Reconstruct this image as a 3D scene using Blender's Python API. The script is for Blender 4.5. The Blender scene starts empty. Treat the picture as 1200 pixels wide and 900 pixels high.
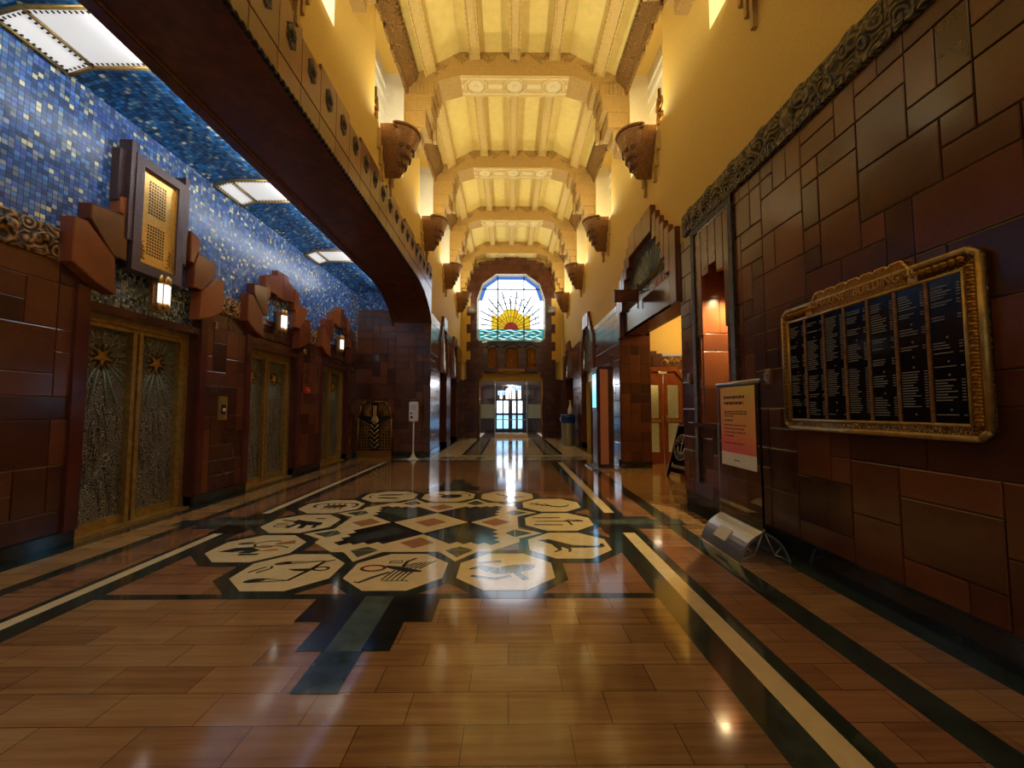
import bpy, bmesh, math, random
from mathutils import Vector, Matrix

# ------------------------------------------------------------------ camera, world, exposure
SC = bpy.context.scene
COL = SC.collection
PI = math.pi
cam_d = bpy.data.cameras.new('camera')
cam_d.sensor_width = 36.0
cam_d.lens = 14.7
cam_d.clip_start = 0.02
cam_d.clip_end = 200
cam = bpy.data.objects.new('camera', cam_d)
COL.objects.link(cam)
cam.location = (0, 0, 1.5)
cam.rotation_euler = (math.radians(90 + 3.48), 0, math.radians(-0.47))
SC.camera = cam

W = bpy.data.worlds.new('world')
SC.world = W
W.use_nodes = True
W.node_tree.nodes['Background'].inputs[0].default_value = (1.0, 0.86, 0.70, 1)
W.node_tree.nodes['Background'].inputs[1].default_value = 0.30

SC.view_settings.view_transform = 'Standard'
SC.view_settings.look = 'None'
SC.view_settings.gamma = 1
SC.view_settings.use_curve_mapping = False
SC.view_settings.exposure = 0.15

SCONCE_W = 88        # watts of one wall sconce
SCONCE_COL = (1.0, 0.92, 0.60)
PANEL_E = .55         # emission of the alcove's ceiling light panels
ASSUMED_COVE_E = 27.0         # assumed fluorescent tube, added unseen above the arch lip
WINDOW_E = 3.0        # emission of the daylit stained glass

# ------------------------------------------------------------------ hall dimensions (metres)
XE, XB, XL, XR = -4.86, -3.75, -2.50, 2.90
YN, YP, YF = -3.2, 13.35, 22.3
ZS = 5.08             # arch soffit
ZA = 5.28             # alcove ceiling

# ------------------------------------------------------------------ helpers
def lin(c):
    c = c / 255.0
    return c / 12.92 if c <= 0.04045 else ((c + 0.055) / 1.055) ** 2.4
def rgb(r, g, b): return (lin(r), lin(g), lin(b), 1.0)

class Frame:
    def __init__(s, o, u, v, n):
        s.o, s.u, s.v, s.n = Vector(o), Vector(u), Vector(v), Vector(n)
    def __call__(s, p): return s.o + s.u * p[0] + s.v * p[1] + s.n * p[2]
ID = Frame((0,0,0), (1,0,0), (0,1,0), (0,0,1))
def FX(x, sgn=1, y=0, z=0): return Frame((x,y,z), (0,1,0), (0,0,1), (sgn,0,0))    # wall across x: u=y v=z, depth towards sgn
def FY(y, x=0, z=0, sgn=-1): return Frame((x,y,z), (1,0,0), (0,0,1), (0,sgn,0))   # wall across y: u=x v=z, depth towards the camera

class MB:
    def __init__(s, fr=ID):
        s.fr = fr; s.v = []; s.f = []; s.m = []; s.c = []; s.sm = []
    def add(s, vs, fs, m=0, c=0.5, sm=False):
        b = len(s.v)
        s.v += [s.fr(p) for p in vs]
        for f in fs:
            s.f.append([b + i for i in f]); s.m.append(m); s.c.append(c); s.sm.append(sm)
    def quad(s, a, b, c_, d, m=0, c=0.5): s.add([a,b,c_,d], [(0,1,2,3)], m, c)
    def rect(s, u0, u1, v0, v1, d=0.0, m=0, c=0.5): s.quad((u0,v0,d),(u1,v0,d),(u1,v1,d),(u0,v1,d), m, c)
    def poly(s, pts, d=0.0, m=0, c=0.5): s.add([(p[0],p[1],d) for p in pts], [tuple(range(len(pts)))], m, c)
    def box(s, u0, u1, v0, v1, d0, d1, m=0, c=0.5):
        vs = [(u,v,d) for d in (d0,d1) for v in (v0,v1) for u in (u0,u1)]
        s.add(vs, [(0,2,3,1),(4,5,7,6),(0,1,5,4),(2,6,7,3),(0,4,6,2),(1,3,7,5)], m, c)
    def block(s, u0, u1, v0, v1, d0, d1, ch=0.012, m=0, c=0.5):     # chamfered face block, open at the back
        k = min(ch, (u1-u0)*.3, (v1-v0)*.3)
        o = [(u0,v0),(u1,v0),(u1,v1),(u0,v1)]
        i = [(u0+k,v0+k),(u1-k,v0+k),(u1-k,v1-k),(u0+k,v1-k)]
        vs = [(p[0],p[1],d0) for p in o] + [(p[0],p[1],d1-k*.6) for p in o] + [(p[0],p[1],d1) for p in i]
        fs = [(8,9,10,11)]
        for a in range(4):
            b = (a+1) % 4
            fs += [(a,b,4+b,4+a), (4+a,4+b,8+b,8+a)]
        s.add(vs, fs, m, c)
    def prism(s, pts, d0, d1, m=0, c=0.5, ch=0.0):
        n = len(pts)
        if ch > 0:
            cx = sum(p[0] for p in pts)/n; cy = sum(p[1] for p in pts)/n
            ins = inset(pts, ch)
            vs = [(p[0],p[1],d0) for p in pts] + [(p[0],p[1],d1-ch*.6) for p in pts] + [(p[0],p[1],d1) for p in ins]
            fs = [tuple(range(2*n,3*n)), tuple(range(n-1,-1,-1))]
            for a in range(n):
                b = (a+1) % n
                fs += [(a,b,n+b,n+a), (n+a,n+b,2*n+b,2*n+a)]
        else:
            vs = [(p[0],p[1],d0) for p in pts] + [(p[0],p[1],d1) for p in pts]
            fs = [tuple(range(n,2*n)), tuple(range(n-1,-1,-1))]
            for a in range(n):
                b = (a+1) % n
                fs.append((a,b,n+b,n+a))
        s.add(vs, fs, m, c)
    def lathe(s, prof, c0=(0,0,0), seg=24, a0=0.0, a1=2*PI, m=0, c=0.5, sm=True, axis=2):
        full = abs(a1-a0-2*PI) < 1e-6
        n = seg if full else seg+1
        vs = []
        for r, z in prof:
            for k in range(n):
                a = a0 + (a1-a0)*k/seg
                p = (r*math.cos(a), r*math.sin(a), z)
                if axis == 1: p = (p[0], p[2], p[1])
                if axis == 0: p = (p[2], p[0], p[1])
                vs.append((c0[0]+p[0], c0[1]+p[1], c0[2]+p[2]))
        fs = []
        for j in range(len(prof)-1):
            for k in range(seg):
                k2 = (k+1) % n
                fs.append((j*n+k, j*n+k2, (j+1)*n+k2, (j+1)*n+k))
        s.add(vs, fs, m, c, sm)
    def tube(s, pts, r, n=8, m=0, c=0.5, closed=False):
        P = [Vector(p) for p in pts]; N = len(P)
        rr = r if isinstance(r, (list, tuple)) else [r]*N
        vs = []; up = None
        for i in range(N):
            a = P[i-1] if (i > 0 or closed) else P[i]
            b = P[(i+1) % N] if (i < N-1 or closed) else P[i]
            t = (b-a).normalized()
            if up is None:
                up = Vector((0,0,1)) if abs(t.z) < .9 else Vector((1,0,0))
            x = t.cross(up).normalized(); up = x.cross(t).normalized()
            for k in range(n):
                w = 2*PI*k/n
                vs.append(tuple(P[i] + x*math.cos(w)*rr[i] + up*math.sin(w)*rr[i]))
        fs = []
        for i in range(N if closed else N-1):
            j = (i+1) % N
            for k in range(n):
                k2 = (k+1) % n
                fs.append((i*n+k, i*n+k2, j*n+k2, j*n+k))
        if not closed: fs += [tuple(range(n-1,-1,-1)), tuple(range((N-1)*n, N*n))]
        s.add(vs, fs, m, c, True)
    def stroke(s, pts, w, d=0.0, m=0):                              # flat ribbon in the u,v plane
        N = len(pts); L = []; R = []
        ww = w if isinstance(w, (list, tuple)) else [w]*N
        for i in range(N):
            a = Vector(pts[max(0,i-1)]); b = Vector(pts[min(N-1,i+1)])
            t = (b-a); t = t.normalized() if t.length > 1e-9 else Vector((1,0))
            q = Vector((-t.y, t.x)) * ww[i] * .5
            p = Vector(pts[i]); L.append(p+q); R.append(p-q)
        vs = [(p.x,p.y,d) for p in L] + [(p.x,p.y,d) for p in R]
        s.add(vs, [(i, N+i, N+i+1, i+1) for i in range(N-1)], m)
    def ashlar(s, u0, u1, v0, v1, holes=(), un=0.22, vn=0.22, d0=0.0, d1=0.016, gap=0.007, big=0.5, seed=1, m=0, mb=1):
        R = random.Random(seed)
        def brk(a0, a1, hs, n):
            b = sorted({a0, a1} | {x for h in hs for x in h if a0 < x < a1}); out = [a0]
            for p, q in zip(b, b[1:]):
                k = max(1, round((q-p)/n)); out += [p+(q-p)*(i+1)/k for i in range(k)]
            return out
        U = brk(u0, u1, [(h[0],h[1]) for h in holes], un); V = brk(v0, v1, [(h[2],h[3]) for h in holes], vn)
        nu, nv = len(U)-1, len(V)-1
        used = [[False]*nv for _ in range(nu)]
        for i in range(nu):
            for j in range(nv):
                cu, cv = (U[i]+U[i+1])/2, (V[j]+V[j+1])/2
                if any(h[0] < cu < h[1] and h[2] < cv < h[3] for h in holes): used[i][j] = True
                else: s.rect(U[i],U[i+1],V[j],V[j+1], d0+.003, mb)
        for j in range(nv):
            for i in range(nu):
                if used[i][j]: continue
                ch = [(2,1),(3,2),(1,2),(2,2),(3,1),(1,1),(2,2),(3,2)] if R.random() < big else [(2,1),(1,1),(2,1),(1,2)]
                R.shuffle(ch); ch.append((1,1))
                for a, b in ch:
                    if i+a <= nu and j+b <= nv and all(not used[i+x][j+y] for x in range(a) for y in range(b)): break
                for x in range(a):
                    for y in range(b): used[i+x][j+y] = True
                s.block(U[i]+gap/2, U[i+a]-gap/2, V[j]+gap/2, V[j+b]-gap/2, d0, d1, .007, m, R.random())
    def build(s, name, mats, parent=None, loc=None):
        me = bpy.data.meshes.new(name)
        me.from_pydata([tuple(p) for p in s.v], [], s.f)
        if not isinstance(mats, (list, tuple)): mats = [mats]
        for x in mats: me.materials.append(x)
        me.polygons.foreach_set('material_index', s.m)
        me.polygons.foreach_set('use_smooth', s.sm)
        bm = bmesh.new(); bm.from_mesh(me)
        bmesh.ops.recalc_face_normals(bm, faces=bm.faces)
        bm.to_mesh(me); bm.free()
        me.uv_layers.new(name='UVMap'); me.color_attributes.new('Col', 'FLOAT_COLOR', 'CORNER')
        uv = me.uv_layers['UVMap']; ca = me.color_attributes['Col']
        for p, c in zip(me.polygons, s.c):
            n = p.normal; ax = max(range(3), key=lambda k: abs(n[k]))
            for li in p.loop_indices:
                q = me.vertices[me.loops[li].vertex_index].co
                uv.data[li].uv = ((q.y,q.z),(q.x,q.z),(q.x,q.y))[ax]
                ca.data[li].color = (c,c,c,1)
        o = bpy.data.objects.new(name, me); COL.objects.link(o)
        if parent is not None: o.parent = parent
        if loc is not None: o.location = loc
        return o

def inset(pts, k):
    n = len(pts); A = sum(pts[i][0]*pts[(i+1)%n][1]-pts[(i+1)%n][0]*pts[i][1] for i in range(n))
    sg = 1 if A > 0 else -1; out = []
    for i in range(n):
        p0, p1, p2 = Vector(pts[i-1][:2]), Vector(pts[i][:2]), Vector(pts[(i+1)%n][:2])
        e1, e2 = (p1-p0).normalized(), (p2-p1).normalized()
        n1, n2 = Vector((-e1.y,e1.x))*sg, Vector((-e2.y,e2.x))*sg
        b = n1+n2; l = max(.25, b.length_squared)
        out.append(tuple(p1 + b*(2*k/l)))
    return out

def tag(o, label, cat, group=None):
    o['label'] = label; o['category'] = cat
    if group: o['group'] = group
    return o
def struct(o, label=None):
    o['kind'] = 'structure'
    if label: o['label'] = label
    return o
def thing(name, label, cat, loc=(0,0,0), rz=0.0, group=None):
    o = bpy.data.objects.new(name, None); COL.objects.link(o)
    o.empty_display_size = .1; o.location = loc; o.rotation_euler = (0,0,rz)
    return tag(o, label, cat, group)
def dup(root, loc, label, rz=None):
    def cp(o, par):
        c = o.copy(); COL.objects.link(c); c.parent = par
        for ch in list(o.children): cp(ch, c)
        return c
    kids = list(root.children)
    r = root.copy(); COL.objects.link(r); r.location = loc; r['label'] = label
    if rz is not None: r.rotation_euler = (0,0,rz)
    for ch in kids: cp(ch, r)
    return r
def circ(cx, cy, r, n=24, a0=0, a1=2*PI, ry=None):
    ry = r if ry is None else ry
    full = abs(a1-a0-2*PI) < 1e-6
    return [(cx+r*math.cos(a0+(a1-a0)*k/n), cy+ry*math.sin(a0+(a1-a0)*k/n)) for k in range(n if full else n+1)]
def text(name, body, size, o, u, v, n, mat, parent=None, ext=.004, align='CENTER'):
    cu = bpy.data.curves.new(name, 'FONT'); cu.body = body; cu.size = size; cu.extrude = ext
    cu.align_x = align; cu.align_y = 'CENTER'
    t = bpy.data.objects.new(name, cu); COL.objects.link(t)
    dg = bpy.context.evaluated_depsgraph_get(); dg.update()
    me = bpy.data.meshes.new_from_object(t.evaluated_get(dg))
    bpy.data.objects.remove(t)
    M = Matrix((u, v, n)).transposed().to_4x4(); M.translation = Vector(o)
    me.transform(M); me.materials.clear(); me.materials.append(mat)
    ob = bpy.data.objects.new(name, me); COL.objects.link(ob)
    if parent is not None: ob.parent = parent
    return ob

# ------------------------------------------------------------------ materials
class NT:
    def __init__(s, name):
        s.mat = bpy.data.materials.new(name); s.mat.use_nodes = True
        s.t = s.mat.node_tree; s.b = s.t.nodes['Principled BSDF']
    def n(s, ty, **kw):
        x = s.t.nodes.new(ty)
        for k, v in kw.items():
            if k.startswith('i_'):
                key = k[2:].replace('_', ' ')
                x.inputs[int(key) if key.isdigit() else key].default_value = v
            else: setattr(x, k, v)
        return x
    def l(s, a, b): s.t.links.new(a, b)
    def uv(s, sx=1, sy=1, sz=1):
        c = s.n('ShaderNodeUVMap'); m = s.n('ShaderNodeMapping'); m.inputs['Scale'].default_value = (sx,sy,sz)
        s.l(c.outputs[0], m.inputs[0]); return m.outputs[0]
    def obj(s, k=1):
        c = s.n('ShaderNodeTexCoord'); m = s.n('ShaderNodeMapping'); m.inputs['Scale'].default_value = (k,k,k) if not isinstance(k, tuple) else k
        s.l(c.outputs['Object'], m.inputs[0]); return m.outputs[0]
    def math(s, op, a, b=None):
        x = s.n('ShaderNodeMath', operation=op)
        for i, q in enumerate((a, b)):
            if q is None: continue
            if isinstance(q, (int, float)): x.inputs[i].default_value = q
            else: s.l(q, x.inputs[i])
        return x.outputs[0]
    def ramp(s, fac, stops, const=False):
        r = s.n('ShaderNodeValToRGB'); e = r.color_ramp.elements
        if const: r.color_ramp.interpolation = 'CONSTANT'
        while len(e) < len(stops): e.new(.5)
        for q, (p, c) in zip(e, stops): q.position = p; q.color = c
        s.l(fac, r.inputs[0]); return r.outputs[0]
    def mix(s, fac, a, b, mode='MIX'):
        m = s.n('ShaderNodeMix', data_type='RGBA', blend_type=mode)
        for sock, q in ((m.inputs[0], fac), (m.inputs[6], a), (m.inputs[7], b)):
            if isinstance(q, (int, float)): sock.default_value = q
            elif isinstance(q, tuple): sock.default_value = q
            else: s.l(q, sock)
        return m.outputs[2]
    def noise(s, vec, scale, detail=4, rough=.55):
        x = s.n('ShaderNodeTexNoise'); x.inputs['Scale'].default_value = scale; x.inputs['Detail'].default_value = detail
        x.inputs['Roughness'].default_value = rough; s.l(vec, x.inputs['Vector']); return x.outputs[0]
    def bump(s, h, strength, dist=.01):
        b = s.n('ShaderNodeBump'); b.inputs['Strength'].default_value = strength; b.inputs['Distance'].default_value = dist
        s.l(h, b.inputs['Height']); s.l(b.outputs[0], s.b.inputs['Normal'])
    def set(s, **kw):
        for k, v in kw.items():
            k = k.replace('_', ' ')
            if isinstance(v, (int, float, tuple)): s.b.inputs[k].default_value = v
            else: s.l(v, s.b.inputs[k])
        return s.mat
M = {}
def plain(name, col, rough=.5, metal=0.0, nz=.12, scale=12, bump=.0, spec=.5):
    t = NT(name); v = t.obj()
    f = t.noise(v, scale)
    dk = tuple(c*(1-nz*1.6) for c in col[:3])+(1,); lt = tuple(min(1,c*(1+nz)) for c in col[:3])+(1,)
    if bump: t.bump(f, bump)
    polished = 'marble' in name or name.startswith('inlay')
    M[name] = t.set(Base_Color=t.ramp(f, [(.3,dk),(.7,lt)]), Roughness=rough, Metallic=metal, Specular_IOR_Level=spec, Coat_Weight=.25 if polished else 0.0, Coat_Roughness=.06, Coat_IOR=1.5)
    return M[name]
def emit(name, col, e, base=(.8,.8,.8,1)):
    if name.startswith('glass_'): base = tuple(c*.15 for c in col[:3])+(1,)
    t = NT(name); v = t.obj(); f = t.noise(v, 6, 2)
    M[name] = t.set(Base_Color=base, Emission_Color=t.ramp(f, [(.2, tuple(c*.9 for c in col[:3])+(1,)), (.8, col)]), Emission_Strength=e, Roughness=.3)
    return M[name]
def tile(name, a, b, c, rough=.22):
    t = NT(name); at = t.n('ShaderNodeAttribute', attribute_name='Col'); v = t.obj()
    f = t.math('ADD', t.math('MULTIPLY', at.outputs['Fac'], .62), t.math('MULTIPLY', t.noise(v, 3.2, 5), .45))
    col = t.ramp(f, [(.12,a),(.5,b),(.92,c)])
    sp = t.noise(v, 60, 3)
    col = t.mix(.22, col, t.ramp(sp, [(.3,(.25,.25,.25,1)),(.7,(1,1,1,1))]), 'MULTIPLY')
    t.bump(t.noise(v, 14, 4), .12, .006)
    M[name] = t.set(Base_Color=col, Roughness=rough, Coat_Weight=.25, Coat_Roughness=.12)
tile('terracotta', rgb(58,30,20), rgb(92,49,30), rgb(124,70,41))
tile('terracotta_bright', rgb(88,40,20), rgb(138,68,34), rgb(170,94,50))
tile('terracotta_dark', rgb(62,28,22), rgb(98,44,32), rgb(126,62,40), .2)
tile('terracotta_brown', rgb(76,40,26), rgb(120,66,38), rgb(150,90,52), .3)
plain('mortar', rgb(44,30,22), .8)
plain('pale_mortar', rgb(120,92,64), .8)
plain('black_marble', rgb(34,38,38), .12, 0, .4, 5)
plain('green_marble', rgb(48,60,56), .1, 0, .35, 7)
plain('grey_green_marble', rgb(84,98,90), .1, 0, .25, 9)
plain('slate_marble', rgb(56,70,78), .1, 0, .25, 9)
plain('cream_marble', rgb(238,216,170), .1, 0, .06, 8)
plain('rose_marble', rgb(176,124,86), .1, 0, .12, 9)
plain('pale_marble', rgb(190,186,172), .1, 0, .10, 5)
plain('grey_marble', rgb(172,172,162), .1, 0, .15, 6)
plain('inlay_red', rgb(120,56,36), .1)
plain('inlay_orange', rgb(214,120,48), .1)
plain('plaster', rgb(220,184,94), .75, 0, .06, 40, .05)
plain('plaster_pale', rgb(236,222,178), .75, 0, .04, 30)
plain('ceiling_plaster', rgb(244,224,142), .7, 0, .04, 6)
plain('niche_white', rgb(232,230,222), .55, 0, .03)
plain('gold', rgb(222,176,92), .3, .65, .12, 30, .05)
plain('brass_frame', rgb(184,150,82), .34, .6, .2, 14, .05)
plain('antique_gold', rgb(170,122,52), .38, 1.0, .35, 60, .3)
plain('dark_bronze', rgb(58,44,32), .38, .7, .4, 50, .3)
plain('teal_bronze', rgb(132,150,142), .4, .3)
plain('scroll_bronze', rgb(96,64,36), .45, .3)
plain('bronze_brown', rgb(152,106,58), .4, .4, .35, 40, .3)
plain('carved_frame', rgb(92,66,60), .3, .3, .45, 70, .5)
plain('aluminium', rgb(178,182,190), .28, .85, .06, 20)
plain('grey_metal', rgb(172,170,158), .35, .5, .06, 20)
plain('white_plastic', rgb(226,228,230), .35, 0, .03)
plain('black_plastic', rgb(20,20,22), .3)
plain('blue_plastic', rgb(32,78,178), .35, 0, .06)
plain('wood', rgb(142,70,30), .3, 0, .2, 5)
plain('wood_dark', rgb(74,40,26), .35, 0, .25, 6)
plain('orange_panel', rgb(208,138,108), .4, 0, .04)
plain('white_paint', rgb(232,230,224), .5, 0, .03)
plain('yellow_paint', rgb(228,204,120), .5, 0, .04)
plain('red_plastic', rgb(196,36,30), .4)
plain('paper', rgb(236,232,222), .6, 0, .02)
plain('ink', rgb(70,50,36), .6)
plain('black_board', rgb(14,15,20), .12, 0, .2)
plain('name_grey', rgb(138,138,132), .5, 0, .02)
plain('letter_white', rgb(200,198,190), .5, 0, .02)
plain('dark_room', rgb(84,58,44), .6)
plain('beam_brown', rgb(108,60,34), .35, 0, .3, 6)
emit('lamp_white', (1.0,.97,.90,1), .9)
emit('assumed_cove_tube', (.92,.96,1.0,1), ASSUMED_COVE_E)
emit('lamp_warm', (1.0,.74,.34,1), 14.0)
emit('panel_light', (1.0,.98,.93,1), PANEL_E)
emit('screen_blue', (.12,.62,1.0,1), 1.6)
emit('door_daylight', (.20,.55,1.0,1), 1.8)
emit('door_daylight_white', (.75,.88,1.0,1), 2.0)
emit('amber_light', (1.0,.72,.36,1), 1.2)
emit('glass_white', (.82,.91,1.0,1), WINDOW_E)
emit('glass_yellow', (1.0,.70,.03,1), WINDOW_E*0.249)
emit('glass_gold', (1.0,.50,.01,1), WINDOW_E*0.227)
emit('glass_red', (.40,.015,.03,1), WINDOW_E*0.204)
emit('glass_teal', (.0,.46,.48,1), WINDOW_E*0.238)
emit('glass_aqua', (.62,.90,.92,1), WINDOW_E*0.351)
emit('glass_reveal_glow', (.05,.22,.80,1), WINDOW_E*0.255)  # glowing blue standing in for daylight on the window reveal

def glass(name, col, rough=.02):
    t = NT(name); f = t.noise(t.obj(), 5, 2)
    M[name] = t.set(Base_Color=t.ramp(f, [(.3,col),(.7,tuple(min(1,c*1.05) for c in col[:3])+(1,))]), Roughness=rough, Transmission_Weight=1.0, IOR=1.05)
glass('clear_glass', (.9,.92,.92,1))
glass('smoky_acrylic', (.66,.62,.58,1)); M['smoky_acrylic'].node_tree.nodes['Principled BSDF'].inputs['IOR'].default_value = 1.42
plain('frosted_band', rgb(190,214,244), .4, 0, .1, 20)

def mosaic(name, size, stops, grout, rough=.25):
    t = NT(name); v = t.uv(1/size, 1/size)
    fl = t.n('ShaderNodeVectorMath', operation='FLOOR'); t.l(v, fl.inputs[0])
    fr = t.n('ShaderNodeVectorMath', operation='FRACTION'); t.l(v, fr.inputs[0])
    wn = t.n('ShaderNodeTexWhiteNoise', noise_dimensions='2D'); t.l(fl.outputs[0], wn.inputs['Vector'])
    col = t.ramp(wn.outputs['Value'], stops, True)
    ad = t.n('ShaderNodeVectorMath', operation='ADD'); ad.inputs[1].default_value = (17.3, 5.1, 0); t.l(fl.outputs[0], ad.inputs[0])
    w2 = t.n('ShaderNodeTexWhiteNoise', noise_dimensions='2D'); t.l(ad.outputs[0], w2.inputs['Vector'])
    col = t.mix(.5, col, t.ramp(w2.outputs['Value'], [(0,(.45,.45,.45,1)),(1,(1.3,1.3,1.3,1))]), 'MULTIPLY')
    sx = t.n('ShaderNodeSeparateXYZ'); t.l(fr.outputs[0], sx.inputs[0])
    e = t.math('MINIMUM', t.math('MINIMUM', sx.outputs[0], t.math('SUBTRACT', 1.0, sx.outputs[0])), t.math('MINIMUM', sx.outputs[1], t.math('SUBTRACT', 1.0, sx.outputs[1])))
    g = t.math('GREATER_THAN', e, .055)
    t.bump(t.math('MINIMUM', e, .12), .5, .01)
    M[name] = t.set(Base_Color=t.mix(g, grout, col), Roughness=rough)
mosaic('blue_mosaic', .052, [(0,rgb(60,92,140)),(.2,rgb(80,122,192)),(.42,rgb(98,150,216)),(.56,rgb(92,118,206)),(.66,rgb(128,152,172)),(.76,rgb(66,106,166)),(.86,rgb(164,180,196)),(.935,rgb(246,246,200))], rgb(46,58,84))
mosaic('sky_mosaic', .052, [(0,rgb(48,88,132)),(.2,rgb(54,130,196)),(.45,rgb(66,152,224)),(.62,rgb(86,132,172)),(.74,rgb(50,108,172)),(.86,rgb(128,172,200)),(.95,rgb(226,238,216))], rgb(40,56,80))
mosaic('olive_mosaic', .034, [(0,rgb(60,70,74)),(.2,rgb(116,132,128)),(.42,rgb(146,156,142)),(.6,rgb(104,118,136)),(.74,rgb(190,182,132)),(.9,rgb(226,226,200))], rgb(40,42,40))
mosaic('grey_mosaic', .05, [(0,rgb(100,100,110)),(.25,rgb(136,138,146)),(.5,rgb(166,164,158)),(.7,rgb(120,128,146)),(.85,rgb(192,190,182))], rgb(36,34,34), .3)

def travertine(name, a, b, c):
    t = NT(name); v = t.uv()
    br = t.n('ShaderNodeTexBrick', offset=.42, squash=1.0)
    br.inputs['Scale'].default_value = 1.0; br.inputs['Brick Width'].default_value = .5; br.inputs['Row Height'].default_value = .232
    br.inputs['Mortar Size'].default_value = .0022; br.inputs['Mortar Smooth'].default_value = .1; br.inputs['Bias'].default_value = 0
    br.inputs['Color1'].default_value = (.12,.12,.12,1); br.inputs['Color2'].default_value = (.9,.9,.9,1); br.inputs['Mortar'].default_value = (0,0,0,1)
    t.l(v, br.inputs['Vector'])
    vein = t.noise(t.uv(1.2, 22), 1.0, 6, .65); cloud = t.noise(t.uv(1, 3), 1.3, 3)
    f = t.math('ADD', t.math('MULTIPLY', br.outputs['Color'], .30), t.math('ADD', t.math('MULTIPLY', vein, .62), t.math('MULTIPLY', cloud, .22)))
    col = t.ramp(f, [(.25,a),(.55,b),(.9,c)])
    col = t.mix(br.outputs['Fac'], col, rgb(64,40,24))
    t.bump(t.noise(v, 2.2, 2), .012, .05)
    M[name] = t.set(Base_Color=col, Roughness=t.math('ADD', .085, t.math('MULTIPLY', vein, .07)), Specular_IOR_Level=.5, Coat_Weight=.55, Coat_Roughness=.06, Coat_IOR=1.5)
travertine('travertine', rgb(92,64,42), rgb(156,116,78), rgb(196,158,112))
travertine('rose_travertine', rgb(100,66,46), rgb(154,108,78), rgb(184,138,104))
travertine('gold_travertine', rgb(148,108,62), rgb(186,142,88), rgb(208,168,112))

def carved(name, a, b, scale, rough=.6, strength=.8, metal=0.0, obj=True):   # low relief carving
    t = NT(name); v = t.obj() if obj else t.uv()
    vo = t.n('ShaderNodeTexVoronoi', feature='F1'); vo.inputs['Scale'].default_value = scale; t.l(v, vo.inputs['Vector'])
    w = t.math('SINE', t.math('MULTIPLY', vo.outputs['Distance'], 22.0))
    h = t.math('ADD', t.math('MULTIPLY', w, .4), t.math('MULTIPLY', t.noise(v, scale*2.4, 4), .9))
    t.bump(h, strength, .03)
    M[name] = t.set(Base_Color=t.ramp(h, [(.1,a),(.75,b)]), Roughness=rough, Metallic=metal)
carved('carved_tan', rgb(150,112,52), rgb(226,190,112), 7)
carved('carved_bronze', rgb(92,62,32), rgb(150,106,56), 9, .5, .45)
carved('carved_cornice', rgb(104,74,36), rgb(186,140,72), 12, .6, .8)
carved('carved_olive', rgb(58,52,34), rgb(132,112,64), 7, .45, 1.0)
carved('carved_frieze', rgb(58,42,26), rgb(190,140,70), 6, .45, 1.0)
carved('carved_grille', rgb(150,84,34), rgb(240,170,84), 9, .45, 1.0)
carved('carved_door', rgb(72,70,62), rgb(158,148,128), 14, .36, .7, .3)
carved('carved_dark', rgb(38,30,26), rgb(92,74,58), 16, .4, 1.0)
carved('carved_gold', rgb(92,62,22), rgb(196,148,66), 22, .36, .8, .8)

def stencil(name, c0, c1, k_=.42):                                                  # painted, dotted ceiling ribs and beams
    t = NT(name); v = t.uv()
    vo = t.n('ShaderNodeTexVoronoi', feature='F1', distance='CHEBYCHEV'); vo.inputs['Scale'].default_value = 10; vo.inputs['Randomness'].default_value = .12; t.l(v, vo.inputs['Vector'])
    w = t.math('SINE', t.math('MULTIPLY', vo.outputs['Distance'], 34.0))
    n_ = t.noise(v, 26, 3)
    f = t.math('MULTIPLY', t.math('GREATER_THAN', t.math('ADD', w, n_), .8), k_)
    M[name] = t.set(Base_Color=t.mix(f, c0, c1), Roughness=.7)
stencil('stencil', rgb(236,210,136), rgb(140,96,44), .5)
stencil('stencil_shaded', rgb(206,170,98), rgb(112,74,34), .6)  # tan darkened so the colour carries the shading of the beams' near faces
def poster_mat():
    t = NT('poster_gradient'); tc = t.n('ShaderNodeTexCoord'); sx = t.n('ShaderNodeSeparateXYZ'); t.l(tc.outputs['Generated'], sx.inputs[0])
    f = t.math('ADD', t.math('MULTIPLY', sx.outputs[2], .82), t.math('MULTIPLY', t.math('SUBTRACT', 1.0, sx.outputs[1]), .18))
    M['poster_gradient'] = t.set(Base_Color=t.ramp(f, [(.0,rgb(232,104,124)),(.16,rgb(236,110,96)),(.42,rgb(240,160,84)),(.8,rgb(240,184,70)),(1,rgb(236,216,60))]), Roughness=.45)
poster_mat()

# ------------------------------------------------------------------ floor and its inlay
H = 1.5
mb = MB()
mb.rect(XE-.7, XR+.4, YN, YF, 0, 0)
mb.rect(XR+.4, 5.6, 6.4, 11.8, 0, 2); mb.rect(XR+.4, 5.0, 12.9, YF, 0, 2)
mb.rect(-1.5, 1.8, YF, 27.2, 0, 1); mb.rect(-4.0, XL, YP, YF, 0, 1)
floor = struct(mb.build('floor', [M['travertine'], M['rose_travertine'], M['gold_travertine']]), 'polished brown travertine floor of the hall with inlaid marble bands')

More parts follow.
